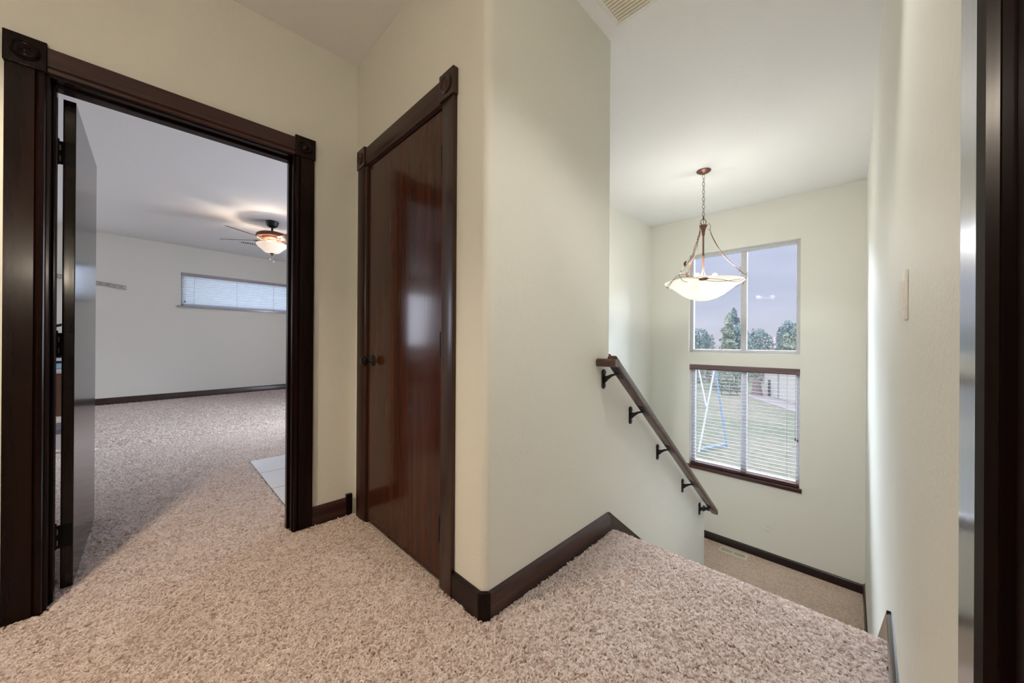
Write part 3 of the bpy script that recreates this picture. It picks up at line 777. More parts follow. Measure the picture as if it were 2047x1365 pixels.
build(mb, 'vine_ring', M['bronze'], ch, smooth=True)
def leaf(az, r, z, L=.075, Wd=.022, tilt=0.):
    mb = MB(); c = Vector(cyl(az, r, z)); a = R(az)
    tang = Vector((-math.sin(a), math.cos(a), tilt)).normalized(); rad = Vector((math.cos(a), math.sin(a), 0)); up = tang.cross(rad)
    vs, fs = [], []
    for i in range(9):
        t = i / 8; hw = Wd * math.sin(math.pi * t) ** .8 * .5 + .0008
        p = c + tang * (t - .5) * L + rad * (.012 * math.sin(math.pi * t))
        for s, lift in ((-1, 0), (0, .004), (1, 0), (0, .0015)): vs.append(p + up * hw * s + rad * lift)
    for i in range(8):
        for q in range(4):
            fs.append((i * 4 + q, i * 4 + (q + 1) % 4, i * 4 + 4 + (q + 1) % 4, i * 4 + 4 + q))
    return mb.add(vs, fs)
for az, r, z, tl in ((288, .345, 1.622, .1), (253, .262, 1.80, 3.), (22, .30, 1.75, -1.2), (138, .28, 1.77, 2.)):
    build(leaf(az, r, z, .085 if az == 288 else .06, .026, tl), 'leaf', M['bronze'], ch, smooth=True)

# ------------------------------------------------------------------ ceiling fan
FX, FY = -6.047, 1.20
fan = thing('ceiling_fan', (FX, FY, 2.2), 'brown ceiling fan with a lit white glass bowl in the bedroom', 'ceiling fan')
mb = MB(); mb.lathe([(.075, CZ), (.082, CZ - .012), (.066, CZ - .065), (.04, CZ - .085), (.02, CZ - .09), (1e-4, CZ - .09)], (FX, FY, 0), 28); build(mb, 'canopy', M['fanblack'], fan, smooth=True)
mb = MB(); mb.lathe([(.013, CZ - .08), (.013, 2.60), (.03, 2.60), (.048, 2.585), (.05, 2.57), (1e-4, 2.57)], (FX, FY, 0), 20); build(mb, 'down_rod', M['fanblack'], fan, smooth=True)
mb = MB(); mb.lathe([(.04, 2.585), (.11, 2.58), (.165, 2.565), (.19, 2.545), (.195, 2.515), (.185, 2.505), (.15, 2.515), (.12, 2.515), (.11, 2.49), (.085, 2.475), (1e-4, 2.475)], (FX, FY, 0), 40); build(mb, 'motor_housing', M['bronzed'], fan, smooth=True)
mb = MB(); mb.lathe([(.085, 2.478), (.07, 2.455), (.022, 2.45), (.016, 2.40), (1e-4, 2.40)], (FX, FY, 0), 28); build(mb, 'light_fitter', M['bronzed'], fan, smooth=True)
o_ = [(1e-4, 2.285), (.05, 2.289), (.09, 2.301), (.115, 2.325), (.142, 2.352), (.165, 2.368), (.168, 2.376), (.182, 2.386), (.190, 2.402), (.187, 2.412)]
mb = MB(); mb.lathe(o_ + [(r * .97 if r > .001 else 1e-4, z + .005) for r, z in o_[::-1]], (FX, FY, 0), 40, cap=False); build(mb, 'light_bowl', M['fanbowl'], fan, smooth=True, label='lit ribbed white glass bowl')
mb = MB(); mb.lathe([(1e-4, 2.248), (.008, 2.252), (.008, 2.272), (.028, 2.28), (.028, 2.29), (1e-4, 2.292)], (FX, FY, 0), 16); build(mb, 'finial', M['bronzed'], fan, smooth=True)
for dx, zb in ((-.02, 2.205), (.012, 2.168)):
    mb = MB(); mb.tube([(FX + dx, FY + dx, 2.28), (FX + dx, FY + dx, zb)], .0012, 5); mb.ball((FX + dx, FY + dx, zb), .012, 10, 6)
    build(mb, 'pull_chain', M['white'], fan, smooth=True)
BL = [232 + 72 * k for k in range(5)]
for az in BL:
    a = R(az); d = Vector((math.cos(a), math.sin(a), 0)); t = Vector((-math.sin(a), math.cos(a), 0)); c = Vector((FX, FY, 2.462))
    mb = MB()
    for s in (-1, 1):
        mb.tube(cr([c + d * .09 + t * .012 * s, c + d * .13 + t * .035 * s + Vector((0, 0, -.012)), c + d * .19 + t * .03 * s + Vector((0, 0, -.004)), c + d * .24 + t * .012 * s], 6), .006, 6)
    br_ = build(mb, 'blade_iron', M['bronzed'], fan, smooth=True)
    tt = t * math.cos(R(-15.5)) + Vector((0, 0, math.sin(R(-15.5))))
    outl = [(.20, -.04), (.24, -.055), (.60, -.066), (.655, -.05), (.675, 0), (.655, .05), (.60, .066), (.24, .055), (.20, .04)]
    mb = MB(); mb.prism([c + d * r_ + tt * w_ for r_, w_ in outl], (0, 0, .005)); build(mb, 'blade', M['bronzed'], fan)

# ------------------------------------------------------------------ vents, switch, outlet
def grille(name, cx, cy, zc, lx, ly, nx, label, mat, down=False, two=False, border=.022, gap=.02, axis='Y'):
    """flat register; louvres run across `axis`"""
    g = thing(name, (cx, cy, zc), label, 'vent')
    s = -1 if down else 1
    x0, x1, y0, y1 = cx - lx / 2, cx + lx / 2, cy - ly / 2, cy + ly / 2
    mb = MB(); b = border
    zA, zB = zc, zc + s * .006
    mb.box(x0, x1, y0, y0 + b, zA, zB); mb.box(x0, x1, y1 - b, y1, zA, zB); mb.box(x0, x0 + b, y0 + b, y1 - b, zA, zB); mb.box(x1 - b, x1, y0 + b, y1 - b, zA, zB)
    if two == 'X': mb.box(cx - gap / 2, cx + gap / 2, y0 + b, y1 - b, zA, zB)
    build(mb, 'frame', mat, g, bevel=.0015)
    mb = MB(); mb.box(x0 + b * .6, x1 - b * .6, y0 + b * .6, y1 - b * .6, zA + s * .0003, zA + s * .0011); build(mb, 'backing', M['dark'], g)
    return g, (x0 + b, x1 - b, y0 + b, y1 - b), s
# hall ceiling register
g, (x0, x1, y0, y1), s = grille('ceiling_vent', -.775, 1.52, CZ, .39, .47, 0, 'almond louvred ceiling vent above the stair head', M['ventwhite'], True, 'X')
nl = 22
for half in ((x0, -.785), (-.765, x1)):
    for k in range(nl):
        yy = y0 + (k + .5) * (y1 - y0) / nl
        mb = MB(); mb.prism([(half[0], yy - .007, CZ - .0025), (half[0], yy + .006, CZ - .0065), (half[0], yy + .0068, CZ - .0055), (half[0], yy - .0062, CZ - .0015)], (half[1] - half[0], 0, 0))
        build(mb, 'louvre', M['vent'], g)
# landing floor register
g, (x0, x1, y0, y1), s = grille('floor_vent', -1.195, 5.03, LZ, .30, .125, 0, 'almond metal floor vent in the landing carpet beside the baseboard', M['vent'], False, 'X', .022, .014)
for half in ((x0, -1.202), (-1.188, x1)):
    nl = 11
    for k in range(nl):
        xx = half[0] + (k + .5) * (half[1] - half[0]) / nl
        mb = MB(); mb.box(xx - .003, xx + .003, y0, y1, LZ + .002, LZ + .005); build(mb, 'louvre', M['vent'], g)
# bedroom ceiling register
g, (x0, x1, y0, y1), s = grille('ceiling_vent', -7.69, 1.2, CZ, .16, .30, 0, 'small white ceiling vent behind the bedroom fan', M['ventwhite'], True)
for k in range(8):
    yy = y0 + (k + .5) * (y1 - y0) / 8
    mb = MB(); mb.box(x0, x1, yy - .006, yy + .006, CZ - .007, CZ - .003); build(mb, 'louvre', M['ventwhite'], g)
# (added eyeball fill lamp aimed down the stairwell is behind the camera)
# light switch on the right wall
sy, sz = 1.255, 1.165
sx = xr(sy)
sw = thing('light_switch', (sx, sy, sz), 'white rocker light switch on the right wall', 'light switch')
mb = MB(); mb.box(sx - .006, sx, sy - .036, sy + .036, sz - .058, sz + .058); build(mb, 'plate', M['white'], sw, bevel=.002)
mb = MB(); mb.prism([(sx - .006, sy - .017, sz - .033), (sx - .0075, sy - .017, sz - .033), (sx - .0085, sy - .017, sz), (sx - .0125, sy - .017, sz + .033), (sx - .006, sy - .017, sz + .033)], (0, .034, 0)); build(mb, 'rocker', M['white'], sw)
# outlet on the window wall
ou = thing('wall_outlet', (-.872, FW, -1.135), 'pale outlet cover low on the stairwell wall under the window', 'outlet')
mb = MB(); mb.box(-.908, -.836, FW - .006, FW, -1.193, -1.077); build(mb, 'plate', M['white'], ou, bevel=.002)
for dz in (-.026, .026):
    mb = MB(); mb.lathe([(.017, 0), (.017, .003), (.015, .004)], (-.872, FW - .006, -1.135 + dz), 20, '-Y'); rc = build(mb, 'receptacle', M['white'], ou, smooth=True)
    mb = MB()
    for dx in (-.006, .006): mb.box(-.872 + dx - .001, -.872 + dx + .001, FW - .0105, FW - .0098, -1.135 + dz - .003, -1.135 + dz + .006)
    build(mb, 'slot', M['dark'], rc)

# ------------------------------------------------------------------ things in the bedroom
sr = thing('slotted_rail', (xbed(-.7), -.7, 1.9), 'grey slotted metal mounting rail on the far bedroom wall', 'metal rail')
mb = MB(); ya, yb = -1.25, -.305
def sz_(y): return 1.893 - .135 * (y + .29)
nsl = 13; L = (yb - ya) / nsl
for lo_, hi_ in ((-.032, -.014), (.014, .032)):
    mb.prism([bp(ya, .0, sz_(ya) + lo_), bp(yb, .0, sz_(yb) + lo_), bp(yb, .0, sz_(yb) + hi_), bp(ya, .0, sz_(ya) + hi_)], (.018, 0, 0))
for k in range(nsl):
    y0 = ya + k * L; y1 = y0 + L * .42
    mb.prism([bp(y0, .0, sz_(y0) - .014), bp(y1, .0, sz_(y1) - .014), bp(y1, .0, sz_(y1) + .014), bp(y0, .0, sz_(y0) + .014)], (.018, 0, 0))
build(mb, 'channel', M['alu'], sr)
dk = thing('desk', (-5.6, -1.05, 0), 'white topped desk with brown back panel glimpsed behind the open bedroom door', 'desk')
mb = MB(); mb.box(-5.9, -5.25, -1.62, -.50, .735, .765); build(mb, 'desk_top', M['desk'], dk, bevel=.003)
mb = MB(); mb.box(-5.88, -5.86, -1.6, -.52, .26, .735); build(mb, 'back_panel', M['brown'], dk)
for y in (-1.6, -.56):
    for x in (-5.87, -5.30):
        mb = MB(); mb.box(x - .0, x + .035, y, y + .035, 0, .735); build(mb, 'leg', M['brown'], dk)
bk = thing('blue_binder', (-5.6, -.7, .765), 'pale blue binder lying on the bedroom desk', 'binder')
mb = MB(); mb.box(-5.75, -5.42, -.85, -.57, .765, .768); mb.box(-5.75, -5.42, -.85, -.57, .822, .826); mb.box(-5.75, -5.42, -.85, -.846, .765, .826); build(mb, 'cover', M['black'], bk)
mb = MB(); mb.box(-5.74, -5.425, -.845, -.575, .7685, .8215); build(mb, 'pages', M['bluebook'], bk)
tray = thing('paper_tray', (-5.6, -.7, .826), 'black paper tray on top of the blue binder', 'tray')
mb = MB(); mb.box(-5.78, -5.43, -.86, -.56, .826, .84); mb.box(-5.78, -5.77, -.86, -.56, .84, 1.08); mb.box(-5.78, -5.43, -.86, -.85, .84, 1.08); mb.box(-5.78, -5.43, -.86, -.56, 1.08, 1.095); build(mb, 'case', M['black'], tray)
mb = MB(); mb.box(-5.76, -5.44, -.84, -.57, .842, .862); build(mb, 'paper', M['paper'], tray)
lamp = thing('desk_lamp', (-5.7, -1.2, .765), 'dark bent arm desk lamp behind the open bedroom door', 'desk lamp')
mb = MB(); mb.lathe([(.08, .765), (.08, .78), (.02, .79), (1e-4, .79)], (-5.7, -1.2, 0), 24); build(mb, 'base', M['black'], lamp, smooth=True)
mb = MB(); mb.tube(cr([(-5.7, -1.2, .785), (-5.7, -1.15, 1.0), (-5.65, -.95, 1.12), (-5.6, -.72, 1.16), (-5.58, -.55, 1.215)], 8), .013, 8); build(mb, 'arm', M['black'], lamp, smooth=True)
cb = thing('storage_box', (-5.75, -.72, 0), 'pale pink storage box with grey lid under the bedroom desk', 'box')
mb = MB(); mb.box(-5.845, -5.45, -.95, -.585, 0, .15); build(mb, 'body', M['carton'], cb, bevel=.004)
mb = MB(); mb.box(-5.85, -5.445, -.955, -.58, .15, .20); build(mb, 'lid', M['rack'], cb, bevel=.004)

# ------------------------------------------------------------------ added fill lamps in the hall, unseen (above and behind the camera)
for dx_, dy_, lb_ in ((-1.50, -.62, 'added fill light shaped as a recessed downlight over the hall in front of the doors'), (-.35, 1.05, 'added fill light shaped as a recessed downlight above the stair head'), (-.42, -.50, 'added fill light shaped as an eyeball lamp aimed at the stairwell')):
    hl = thing('fill_downlight', (dx_, dy_, CZ), lb_, 'fill light', 'added fill lights in the hall ceiling')
    mb = MB(); mb.lathe([(.085, CZ - .001), (.09, CZ - .005), (.072, CZ - .007), (.066, CZ - .001)], (dx_, dy_, 0), 36, cap=False); build(mb, 'trim_ring', M['white'], hl, smooth=True)
    mb = MB(); mb.lathe([(.066, CZ - .0015), (.04, CZ - .0025), (1e-4, CZ - .003)], (dx_, dy_, 0), 30); build(mb, 'lens', emis('fill_downlight_glow', (1, .85, .65), 1.5), hl)
ws = thing('fill_sconce', (.06, -.60, 1.5), 'added fill light shaped as a white half bowl sconce behind the camera', 'wall lamp')
mb = MB(); mb.box(.035, .06, -.65, -.55, 1.42, 1.54); build(mb, 'backplate', M['bronze'], ws, bevel=.003)
mb = MB(); mb.lathe([(.02, 1.42), (.07, 1.445), (.09, 1.50), (.088, 1.502), (.066, 1.45), (.018, 1.426)], (-.06, -.60, 0), 28, cap=False); build(mb, 'shade', emis('fill_sconce_glow', (1, .84, .62), 1.2), ws, smooth=True)

# ------------------------------------------------------------------ outdoors
GZ = -3.1
mb = MB(); mb.box(-160, 120, FW + .3, 340, GZ - .2, GZ); mb.box(-200, -10.2, -120, FW + .3, GZ - .2, GZ); mb.box(-10.2, 60, 3.9, FW + .3, GZ - .2, GZ)
struct(mb, 'ground', M['grass'], 'patchy lawn and dry field outside the windows', 'lawn')
mb = MB(); mb.prism([(-7.3, 33.6, GZ), (-3.2, 27.4, GZ), (-1.9, 28.4, GZ), (-6.2, 34.8, GZ)], (0, 0, .02))
struct(mb, 'ground_gravel', M['gravel'], 'gravel strip in front of the white outbuilding', 'ground')
swg = thing('swing_set', (-4.35, 15.5, GZ), 'blue and white metal swing set on the lawn', 'swing set')
ap = (-4.34, 15.5, .12)
for nm, f, mt in (('leg', (-4.65, 14.7, GZ), 'swhite'), ('leg', (-4.11, 16.3, GZ), 'blue')):
    mb = MB(); mb.tube([f, ap], .035, 10); build(mb, nm, M[mt], swg, smooth=True)
mb = MB(); mb.tube([(-4.63, 14.75, GZ + .12), (-4.13, 16.25, GZ + .12)], .045, 10); build(mb, 'crossbar', M['blue'], swg, smooth=True)
mb = MB(); mb.tube([ap, (-7.1, 15.3, .12)], .04, 10); build(mb, 'top_bar', M['blue'], swg, smooth=True)
mb = MB(); mb.tube([(-4.5, 15.05, -1.38), (-4.93, 15.45, .12)], .03, 10); build(mb, 'brace', M['swhite'], swg, smooth=True)
for nm, f in (('leg', (-7.4, 14.5, GZ)), ('leg', (-6.9, 16.1, GZ))):
    mb = MB(); mb.tube([f, (-7.1, 15.3, .12)], .035, 10); build(mb, nm, M['blue'], swg, smooth=True)
mb = MB()
for dx in (0, .42): mb.tube([(-5.75 - dx, 15.4, .12), (-5.75 - dx, 15.4, -1.2)], .012, 6)
mb.box(-6.22, -5.70, 15.28, 15.52, -1.24, -1.2); build(mb, 'swing_seat', M['swhite'], swg)
rk = thing('garden_rack', (-8.1, 32.4, GZ), 'small dark metal rack lying on the lawn', 'rack')
mb = MB()
A_, B_, C_, D_ = (-8.5, 32.1, GZ + .05), (-7.5, 32.9, GZ + .05), (-8.5, 32.1, GZ + .75), (-7.95, 32.5, GZ + .85)
for a, b in ((A_, B_), (A_, C_), (C_, (-7.9, 32.5, GZ + .1)), (D_, (-7.95, 32.5, GZ + .1)), (D_, B_), (C_, (-8.8, 32.0, GZ + .8))): mb.tube([a, b], .03, 6)
build(mb, 'bars', M['rack'], rk)
st = MB(); st.lathe([(.46, 0), (.38, .2), (.31, .7), (.28, 1.2), (.22, 1.34), (1e-4, 1.35)], (-6.50, 34.05, GZ), 14)
build(st, 'tree_stump', M['stump'], None, smooth=True, label='tall brown tree stump beside the white outbuilding', category='tree stump')
ob = thing('outbuilding', (-3, 36, GZ), 'white sided outbuilding beyond the lawn', 'building')
mb = MB(); mb.prism([(-6.17, 35.0, GZ), (-2.1, 29.2, GZ), (4.0, 33.5, GZ), (-.07, 39.3, GZ)], (0, 0, 3.0)); build(mb, 'walls', M['siding'], ob)
mb = MB(); mb.prism([(-6.5, 35.1, GZ + 3.0), (-2.1, 28.8, GZ + 3.0), (4.4, 33.4, GZ + 3.0), (0, 39.7, GZ + 3.0)], (0, 0, .35)); build(mb, 'roof', M['rack'], ob)
def onwall(t, d=0.): return (-6.17 + 4.07 * t - .82 * d, 35.0 - 5.8 * t - .575 * d)
mb = MB(); a_, b_ = onwall(.275, .02), onwall(.30, .02); c_, d_ = onwall(.30, -.02), onwall(.275, -.02)
mb.prism([(*q, GZ + .01) for q in (a_, b_, c_, d_)], (0, 0, 2.95)); build(mb, 'corner_trim', M['gravel'], ob)
mb = MB(); a_, b_ = onwall(.085, .03), onwall(.135, .03); c_, d_ = onwall(.135, -.02), onwall(.085, -.02)
mb.prism([(*q, GZ + .03) for q in (a_, b_, c_, d_)], (0, 0, 1.25)); build(mb, 'door', M['rack'], ob, label='narrow dark grey door')
hs = thing('farm_house', (-16, 95, GZ), 'distant house with a pale red roof among the trees', 'house')
mb = MB(); mb.box(-19, -12.5, 93, 99, GZ, GZ + 3.2); build(mb, 'walls', M['siding'], hs)
mb = MB(); mb.prism([(-19.6, 92.5, GZ + 3.2), (-19.6, 99.5, GZ + 3.2), (-19.6, 96, GZ + 5.6)], (7.7, 0, 0)); build(mb, 'roof', M['roofm'], hs)
def tree(name, x, y, h, w, mat, label, kind='conifer', base=0., n=900, grp='trees beyond the lawn'):
    t = thing(name, (x, y, GZ), label, 'tree' if kind != 'scrub' else 'bush', grp)
    if kind != 'scrub':
        mb = MB(); mb.tube([(x, y, GZ), (x + .05, y, GZ + h * .5), (x, y, GZ + h * .93)], [h * .022 + .05, h * .014 + .03, .03], 8); build(mb, 'trunk', M['bark'], t, smooth=True)
    vs, fs = [], []
    rg = random.Random(int(x * 31 + y * 17))
    lobes = [(rg.uniform(0, 6.28), rg.uniform(.15, 1)) for _ in range(26)]
    for k in range(n):
        if kind == 'conifer':
            t_ = base + (1 - base) * rg.random() ** .8
            la, lt = lobes[rg.randrange(26)]
            t_ = .6 * t_ + .4 * (base + (1 - base) * lt)
            rr = w * (1 - t_) ** .75 * (rg.random() ** .45) * (.6 + .4 * math.sin(t_ * 41 + la)); a = la + rg.gauss(0, .45)
        elif kind == 'scrub':
            t_ = rg.random() ** .9; rr = w * math.sqrt(max(0, 1 - (t_) ** 2)) * rg.random() ** .4; a = rg.uniform(0, 6.28)
        else:
            la, lt = lobes[rg.randrange(26)]
            t_ = base + (1 - base) * (.35 * rg.random() + .65 * lt); u = (t_ - base) / (1 - base)
            rr = w * (math.sin(math.pi * min(1, .15 + .85 * u)) ** .6 + .05) * rg.random() ** .4; a = la + rg.gauss(0, .5)
        c = Vector((x + rr * math.cos(a), y + rr * math.sin(a), GZ + h * t_))
        s_ = (.05 + .025 * rg.random()) * (h ** .5) * 1.1
        u_ = Vector((rg.gauss(0, 1), rg.gauss(0, 1), rg.gauss(0, .8))).normalized(); v_ = u_.cross(Vector((rg.gauss(0, 1), rg.gauss(0, 1), rg.gauss(0, 1)))).normalized(); w_ = u_.cross(v_)
        b = len(vs)
        vs += [c + u_ * s_ * 1.5, c + v_ * s_, c - u_ * s_, c + w_ * s_ * .7]
        fs += [(b, b + 1, b + 2), (b, b + 2, b + 3), (b, b + 3, b + 1), (b + 1, b + 3, b + 2)]
    me = MB(); me.v = vs; me.f = fs
    build(me, 'foliage', mat, t)
def gx(px, y):   # distance-true x for a bearing read off the photograph
    dx, dy = -.7077 + .7065 * (px - 1023.5) / 720.056, .7065 + .7077 * (px - 1023.5) / 720.056
    return y * dx / dy
TREES = [
    ('pine_tree', 1397, 62, 6.6, 1.9, 'fol2', 'crown', .35, 900, 'bushy pine at the left edge of the upper stairwell window'),
    ('conifer_tree', 1413, 80, 6.4, 1.2, 'fol2', 'conifer', .1, 600, 'small pointed conifer left of the tall pine pair'),
    ('conifer_tree', 1423, 84, 6.4, 1.5, 'fol3', 'conifer', .1, 600, 'second small grey conifer left of the tall pine pair'),
    ('pine_tree', 1455, 50, 7.9, 1.75, 'fol1', 'conifer', .08, 1900, 'tall pine, the left and lower of the central pair'),
    ('pine_tree', 1467, 54, 9.0, 1.9, 'fol2', 'conifer', .08, 2100, 'tallest pine, just left of the window mullion'),
    ('conifer_tree', 1477, 60, 6.9, 1.5, 'fol2', 'conifer', .08, 800, 'conifer tucked behind the tallest pine at the mullion'),
    ('pine_tree', 1493, 46, 5.6, 1.2, 'fol2', 'conifer', .05, 1100, 'dark blue green conifer just right of the window mullion'),
    ('conifer_tree', 1505, 84, 7.2, 1.2, 'fol3', 'conifer', .1, 500, 'thin grey conifer between the mullion and the red roof'),
    ('pine_tree', 1519, 74, 6.7, 1.9, 'fol2', 'crown', .3, 900, 'open crowned pine left of the red roof'),
    ('conifer_tree', 1557, 78, 6.9, 1.1, 'fol2', 'conifer', .1, 500, 'narrow conifer just right of the red roof'),
    ('conifer_tree', 1564, 80, 6.2, 1.3, 'fol3', 'conifer', .1, 500, 'greyish conifer second to the right of the red roof'),
    ('pine_tree', 1577, 60, 7.4, 1.3, 'fol2', 'crown', .4, 700, 'tall thin pine near the right side of the upper window'),
    ('pine_tree', 1592, 58, 6.8, 1.5, 'fol1', 'conifer', .1, 900, 'pine at the right edge of the upper window'),
    ('pine_tree', 1572, 56, 5.6, 1.5, 'fol1', 'conifer', .05, 900, 'shorter light green pine left of the tall thin one'),
]
for nm, px_, y_, h_, w_, mt, kd, bs_, n_, lb in TREES:
    tree(nm, gx(px_, y_), y_, h_, w_, M[mt], lb, kd, bs_, n_)
SHR = [(1386, 44, 1.9), (1400, 40, 2.2), (1418, 42, 1.7), (1434, 38, 2.3), (1444, 36, 2.4), (1460, 42, 3.1), (1475, 36, 2.4), (1508, 52, 2.4), (1519, 47, 2.2), (1533, 52, 2.0), (1546, 46, 2.2), (1559, 51, 2.6), (1573, 45, 2.8), (1590, 49, 2.8)]
for k, (px_, y_, h_) in enumerate(SHR):
    tree('scrub_bush', gx(px_, y_), y_, h_, h_ * .24, M['fol1' if k % 3 == 1 or 3 < k < 7 else 'fol3'], 'pale scrub bush at the field edge beyond the lawn', 'scrub', 0, 420, 'scrub bushes at the field edge')

# ------------------------------------------------------------------ carpet pile
def inpoly(x, y, P):
    ins = np.zeros(len(x), bool); j = len(P) - 1
    for i in range(len(P)):
        xi, yi = P[i]; xj, yj = P[j]
        c = ((yi > y) != (yj > y)) & (x < (xj - xi) * (y - yi) / (yj - yi + 1e-12) + xi); ins ^= c; j = i
    return ins
def fieldnoise(x, y, f, seed):
    r = np.random.default_rng(seed); v = np.zeros_like(x)
    for k in range(7):
        a = r.uniform(0, 6.28); q = f * (.6 + k * .35); v += np.sin((x * math.cos(a) + y * math.sin(a)) * q + r.uniform(0, 6.28)) / (1 + .4 * k)
    return v
def pile(name, polys, dens, label, holes=(), nosing=False, fat=1.):
    PX, PYY = [], []
    for P in polys:
        P = list(P); xs = [p[0] for p in P]; ys = [p[1] for p in P]
        nn = int((max(xs) - min(xs)) * (max(ys) - min(ys)) * dens)
        x = rng.uniform(min(xs), max(xs), nn); y = rng.uniform(min(ys), max(ys), nn); k = inpoly(x, y, P)
        for h in holes: k &= ~inpoly(x, y, h)
        PX.append(x[k]); PYY.append(y[k])
    x = np.concatenate(PX); y = np.concatenate(PYY); n = len(x)
    bl = 1 / (1 + np.exp((x + .95) * 6))          # brushed along the hall at left, towards the stairs at right
    th = 1.57 * bl + .55 * fieldnoise(x, y, 3.1, 3) + rng.normal(0, .5, n) + np.where(rng.random(n) < .25, 3.14, 0)
    ln = rng.uniform(.009, .018, n) * fat; hg = rng.uniform(.007, .0165, n)
    P = np.zeros((n, 4, 3), np.float32)
    curl = rng.normal(0, .8, n)
    for i, (fl_, fh) in enumerate(((0, 0), (.12, .62), (.55, 1.0), (1.0, .92))):
        a = th + curl * i / 3
        P[:, i, 0] = x + ln * fl_ * np.cos(a); P[:, i, 1] = y + ln * fl_ * np.sin(a); P[:, i, 2] = -.0125 + hg * fh
    if nosing:      # the pile rolls over the stair nosing
        over = np.maximum(0, P[:, :, 1] - 1.835); P[:, :, 2] -= np.where(over > 0, .022 - np.sqrt(np.maximum(0, .022 ** 2 - np.minimum(over, .022) ** 2)), 0)
    cd = bpy.data.hair_curves.new(name); cd.add_curves([4] * n)
    cd.attributes['position'].data.foreach_set('vector', P.ravel())
    ra = cd.attributes.get('radius') or cd.attributes.new('radius', 'FLOAT', 'POINT')
    rr = np.tile(np.array([.0018, .0027, .0027, .0015], np.float32), (n, 1)) * rng.uniform(.8, 1.15, (n, 1)).astype(np.float32) * fat
    ra.data.foreach_set('value', rr.ravel().astype(np.float32))
    cd.materials.append(M['pile'])
    o = bpy.data.objects.new(name, cd); COL.objects.link(o)
    o['label'] = label; o['category'] = 'carpet'; o['kind'] = 'stuff'
    return o
W = lambda X, s: s * abs(X) / 2.37
hallp = [(-2.23, -1.0), (-.75, -1.0), (-.35, .0), (.02, .8), (.036, .9), (.036, 1.858), (-1.016, 1.858), (-1.016, .90), (-1.02, .87), (-2.23, .87)]
doorp = [(-2.23, -.28), (-2.23, .54), (-2.5, .54), (-2.5, -.28)]
bedp = [(-2.5, -.9), (-2.5, 1.2), (-5.2, 2.6), (-5.2, -2.0)]
tileh = [(-3.805, .595), (-2.38, .595), (-2.38, 3), (-3.805, 3)]
pile('carpet_pile', [hallp], 36000, 'thick twisted beige pile of the hall carpet', nosing=True)
pile('carpet_pile', [doorp, bedp], 33000, 'beige pile of the bedroom carpet inside the open doorway', holes=[tileh])

farp = [(-5.19, -2.0), (-5.19, 3.3), (xbed(3.3) + .02, 3.3), (xbed(-2.4) + .02, -2.4)]
pile('carpet_pile', [farp], 13000, 'beige pile of the bedroom carpet towards the far wall', fat=1.7)

# ------------------------------------------------------------------ light
def point(name, loc, power, col, r=.04):
    l = bpy.data.lights.new(name, 'POINT'); l.energy = power; l.color = col; l.shadow_soft_size = r
    o = bpy.data.objects.new(name, l); COL.objects.link(o); o.location = loc; return o
for k in range(3):
    a = R(135 + 120 * k)
    point('chandelier_bulb_light', (CX + .10 * math.cos(a), CY + .10 * math.sin(a), 1.76), 3.3, (1, .97, .91), .03)
point('fan_bulb_light', (FX, FY, 2.335), 9, (1, .82, .66), .04)
def spot(name, loc, power, col, size, aim=None, blend=.8, soft=.05):
    l = bpy.data.lights.new(name, 'SPOT'); l.energy = power; l.color = col; l.spot_size = R(size); l.spot_blend = blend; l.shadow_soft_size = soft
    o = bpy.data.objects.new(name, l); COL.objects.link(o); o.location = loc
    if aim: o.rotation_euler = (Vector(aim) - Vector(loc)).to_track_quat('-Z', 'Y').to_euler()
spot('fill_spot_hall', (-1.50, -.62, CZ - .02), 92, (1, .82, .62), 105)  # added fill spot, brightens the hall carpet
spot('fill_spot_stairwell', (-.42, -.50, CZ - .06), 145, (1, .98, .94), 32, (-.66, 5.17, -.1), .65, .07)  # added fill spot, lifts the far stairwell wall
spot('fill_spot_stair_head', (-.35, 1.05, CZ - .02), 24, (1, .96, .91), 96)  # added fill spot for the handrail wall and stair head
point('fill_sconce_light', (-.075, -.60, 1.56), 12.5, (1, .86, .70), .06)  # added fill light that evens out the hall walls
def area(name, loc, aim, sx, sy, power, col, spread=180):
    l = bpy.data.lights.new(name, 'AREA'); l.shape = 'RECTANGLE'; l.size = sx; l.size_y = sy; l.energy = power; l.color = col; l.spread = R(spread)
    o = bpy.data.objects.new(name, l); COL.objects.link(o); o.location = loc
    o.rotation_euler = (Vector(aim) - Vector(loc)).to_track_quat('-Z', 'Z').to_euler(); return o
area('skylight_stairs', (-1.7, 9.2, 4.35), (-1.2, 5.2, 1.5), 7.4, 1.9, 880, (.82, .92, 1.04), 120)
area('skylight_bedroom_wide', (-4.7, 3.72, 1.45), (-4.7, 0, .3), .9, 1.7, 37, (.78, .86, 1.06))
area('skylight_bedroom_high', (-10.6, 1.2, 3.4), (-8.9, 1.5, 1.95), 3.5, 1.6, 66, (.72, .86, 1.1), 120)
area('skylight_bedroom_far', (xbed(-2.8) - .05, -2.8, 1.58), (0, -2.0, 1.0), 1.4, 1.2, 22, (.80, .87, 1.03))
w = bpy.data.worlds.new('overcast_sky'); SC.world = w; w.use_nodes = True
nt = w.node_tree; bg = nt.nodes['Background']
tc = N(nt, 'ShaderNodeTexCoord'); sp = N(nt, 'ShaderNodeSeparateXYZ'); nt.links.new(tc.outputs['Generated'], sp.inputs[0])
rp = ramp(nt, [(0., (.35, .35, .33)), (.49, (.45, .46, .46)), (.5, (.66, .66, .74)), (.56, (.54, .58, .72)), (.64, (.58, .63, .78)), (.8, (1.6, 1.7, 1.95)), (1., (2.6, 2.75, 3.1))])
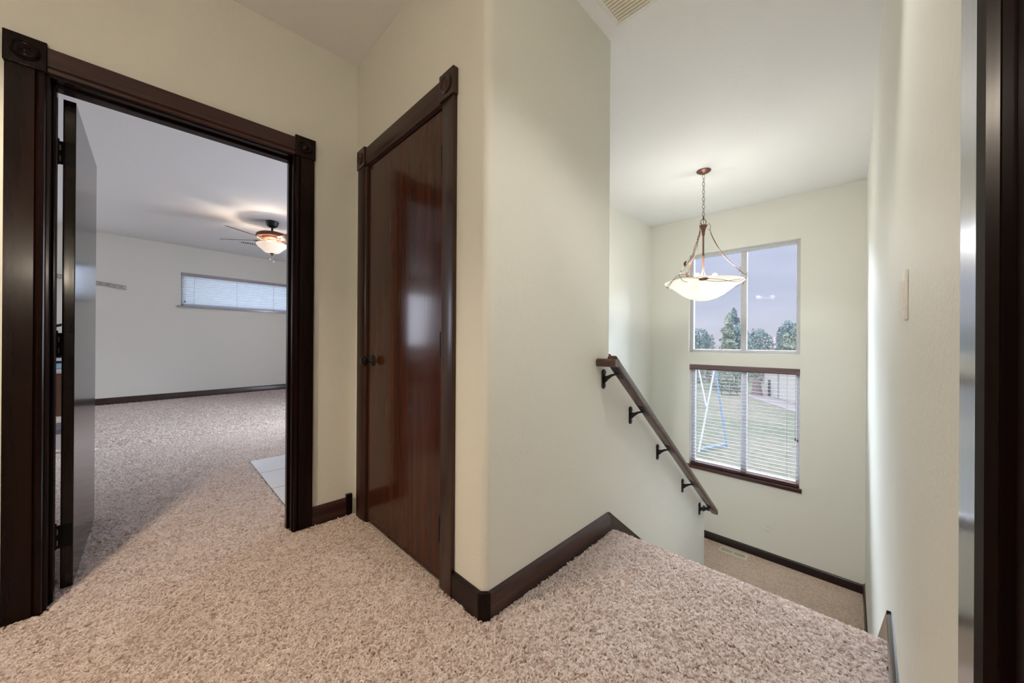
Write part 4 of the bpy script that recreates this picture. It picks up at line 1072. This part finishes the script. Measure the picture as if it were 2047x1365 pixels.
mm = N(nt, 'ShaderNodeMath', operation='MULTIPLY_ADD'); mm.inputs[1].default_value = .5; mm.inputs[2].default_value = .5
nt.links.new(sp.outputs['Z'], mm.inputs[0]); nt.links.new(mm.outputs[0], rp.inputs['Fac'])
cl = N(nt, 'ShaderNodeTexNoise'); cl.inputs['Scale'].default_value = 5; cl.inputs['Detail'].default_value = 5
mp = N(nt, 'ShaderNodeMapping'); mp.inputs['Scale'].default_value = (1, 1, 4); nt.links.new(tc.outputs['Generated'], mp.inputs[0]); nt.links.new(mp.outputs[0], cl.inputs['Vector'])
cr_ = ramp(nt, [(.35, (.93, .93, .93)), (.7, (1.06, 1.05, 1.04))]); nt.links.new(cl.outputs['Fac'], cr_.inputs['Fac'])
mu = N(nt, 'ShaderNodeMix'); mu.data_type = 'RGBA'; mu.blend_type = 'MULTIPLY'; mu.inputs['Factor'].default_value = 1
nt.links.new(rp.outputs['Color'], mu.inputs['A']); nt.links.new(cr_.outputs['Color'], mu.inputs['B'])
nt.links.new(mu.outputs['Result'], bg.inputs['Color']); bg.inputs['Strength'].default_value = .49

# ------------------------------------------------------------------ camera
cam = bpy.data.cameras.new('camera'); co = bpy.data.objects.new('camera', cam); COL.objects.link(co); SC.camera = co
cam.sensor_width = 36; cam.lens = 36 * 720.056 / 2047; cam.clip_start = .01; cam.clip_end = 600
yaw, pit, rol = R(45.041), R(.0508), R(.3608)
f = Vector((-math.sin(yaw) * math.cos(pit), math.cos(yaw) * math.cos(pit), math.sin(pit)))
r = f.cross(Vector((0, 0, 1))).normalized(); u = r.cross(f)
r2 = math.cos(rol) * r + math.sin(rol) * u; u2 = -math.sin(rol) * r + math.cos(rol) * u
co.matrix_world = Matrix(((r2.x, u2.x, -f.x, 0), (r2.y, u2.y, -f.y, 0), (r2.z, u2.z, -f.z, 1.05), (0, 0, 0, 1)))
vs_ = SC.view_settings
vs_.view_transform = 'Standard'; vs_.look = 'None'; vs_.gamma = 1; vs_.use_curve_mapping = False; vs_.exposure = 1.05
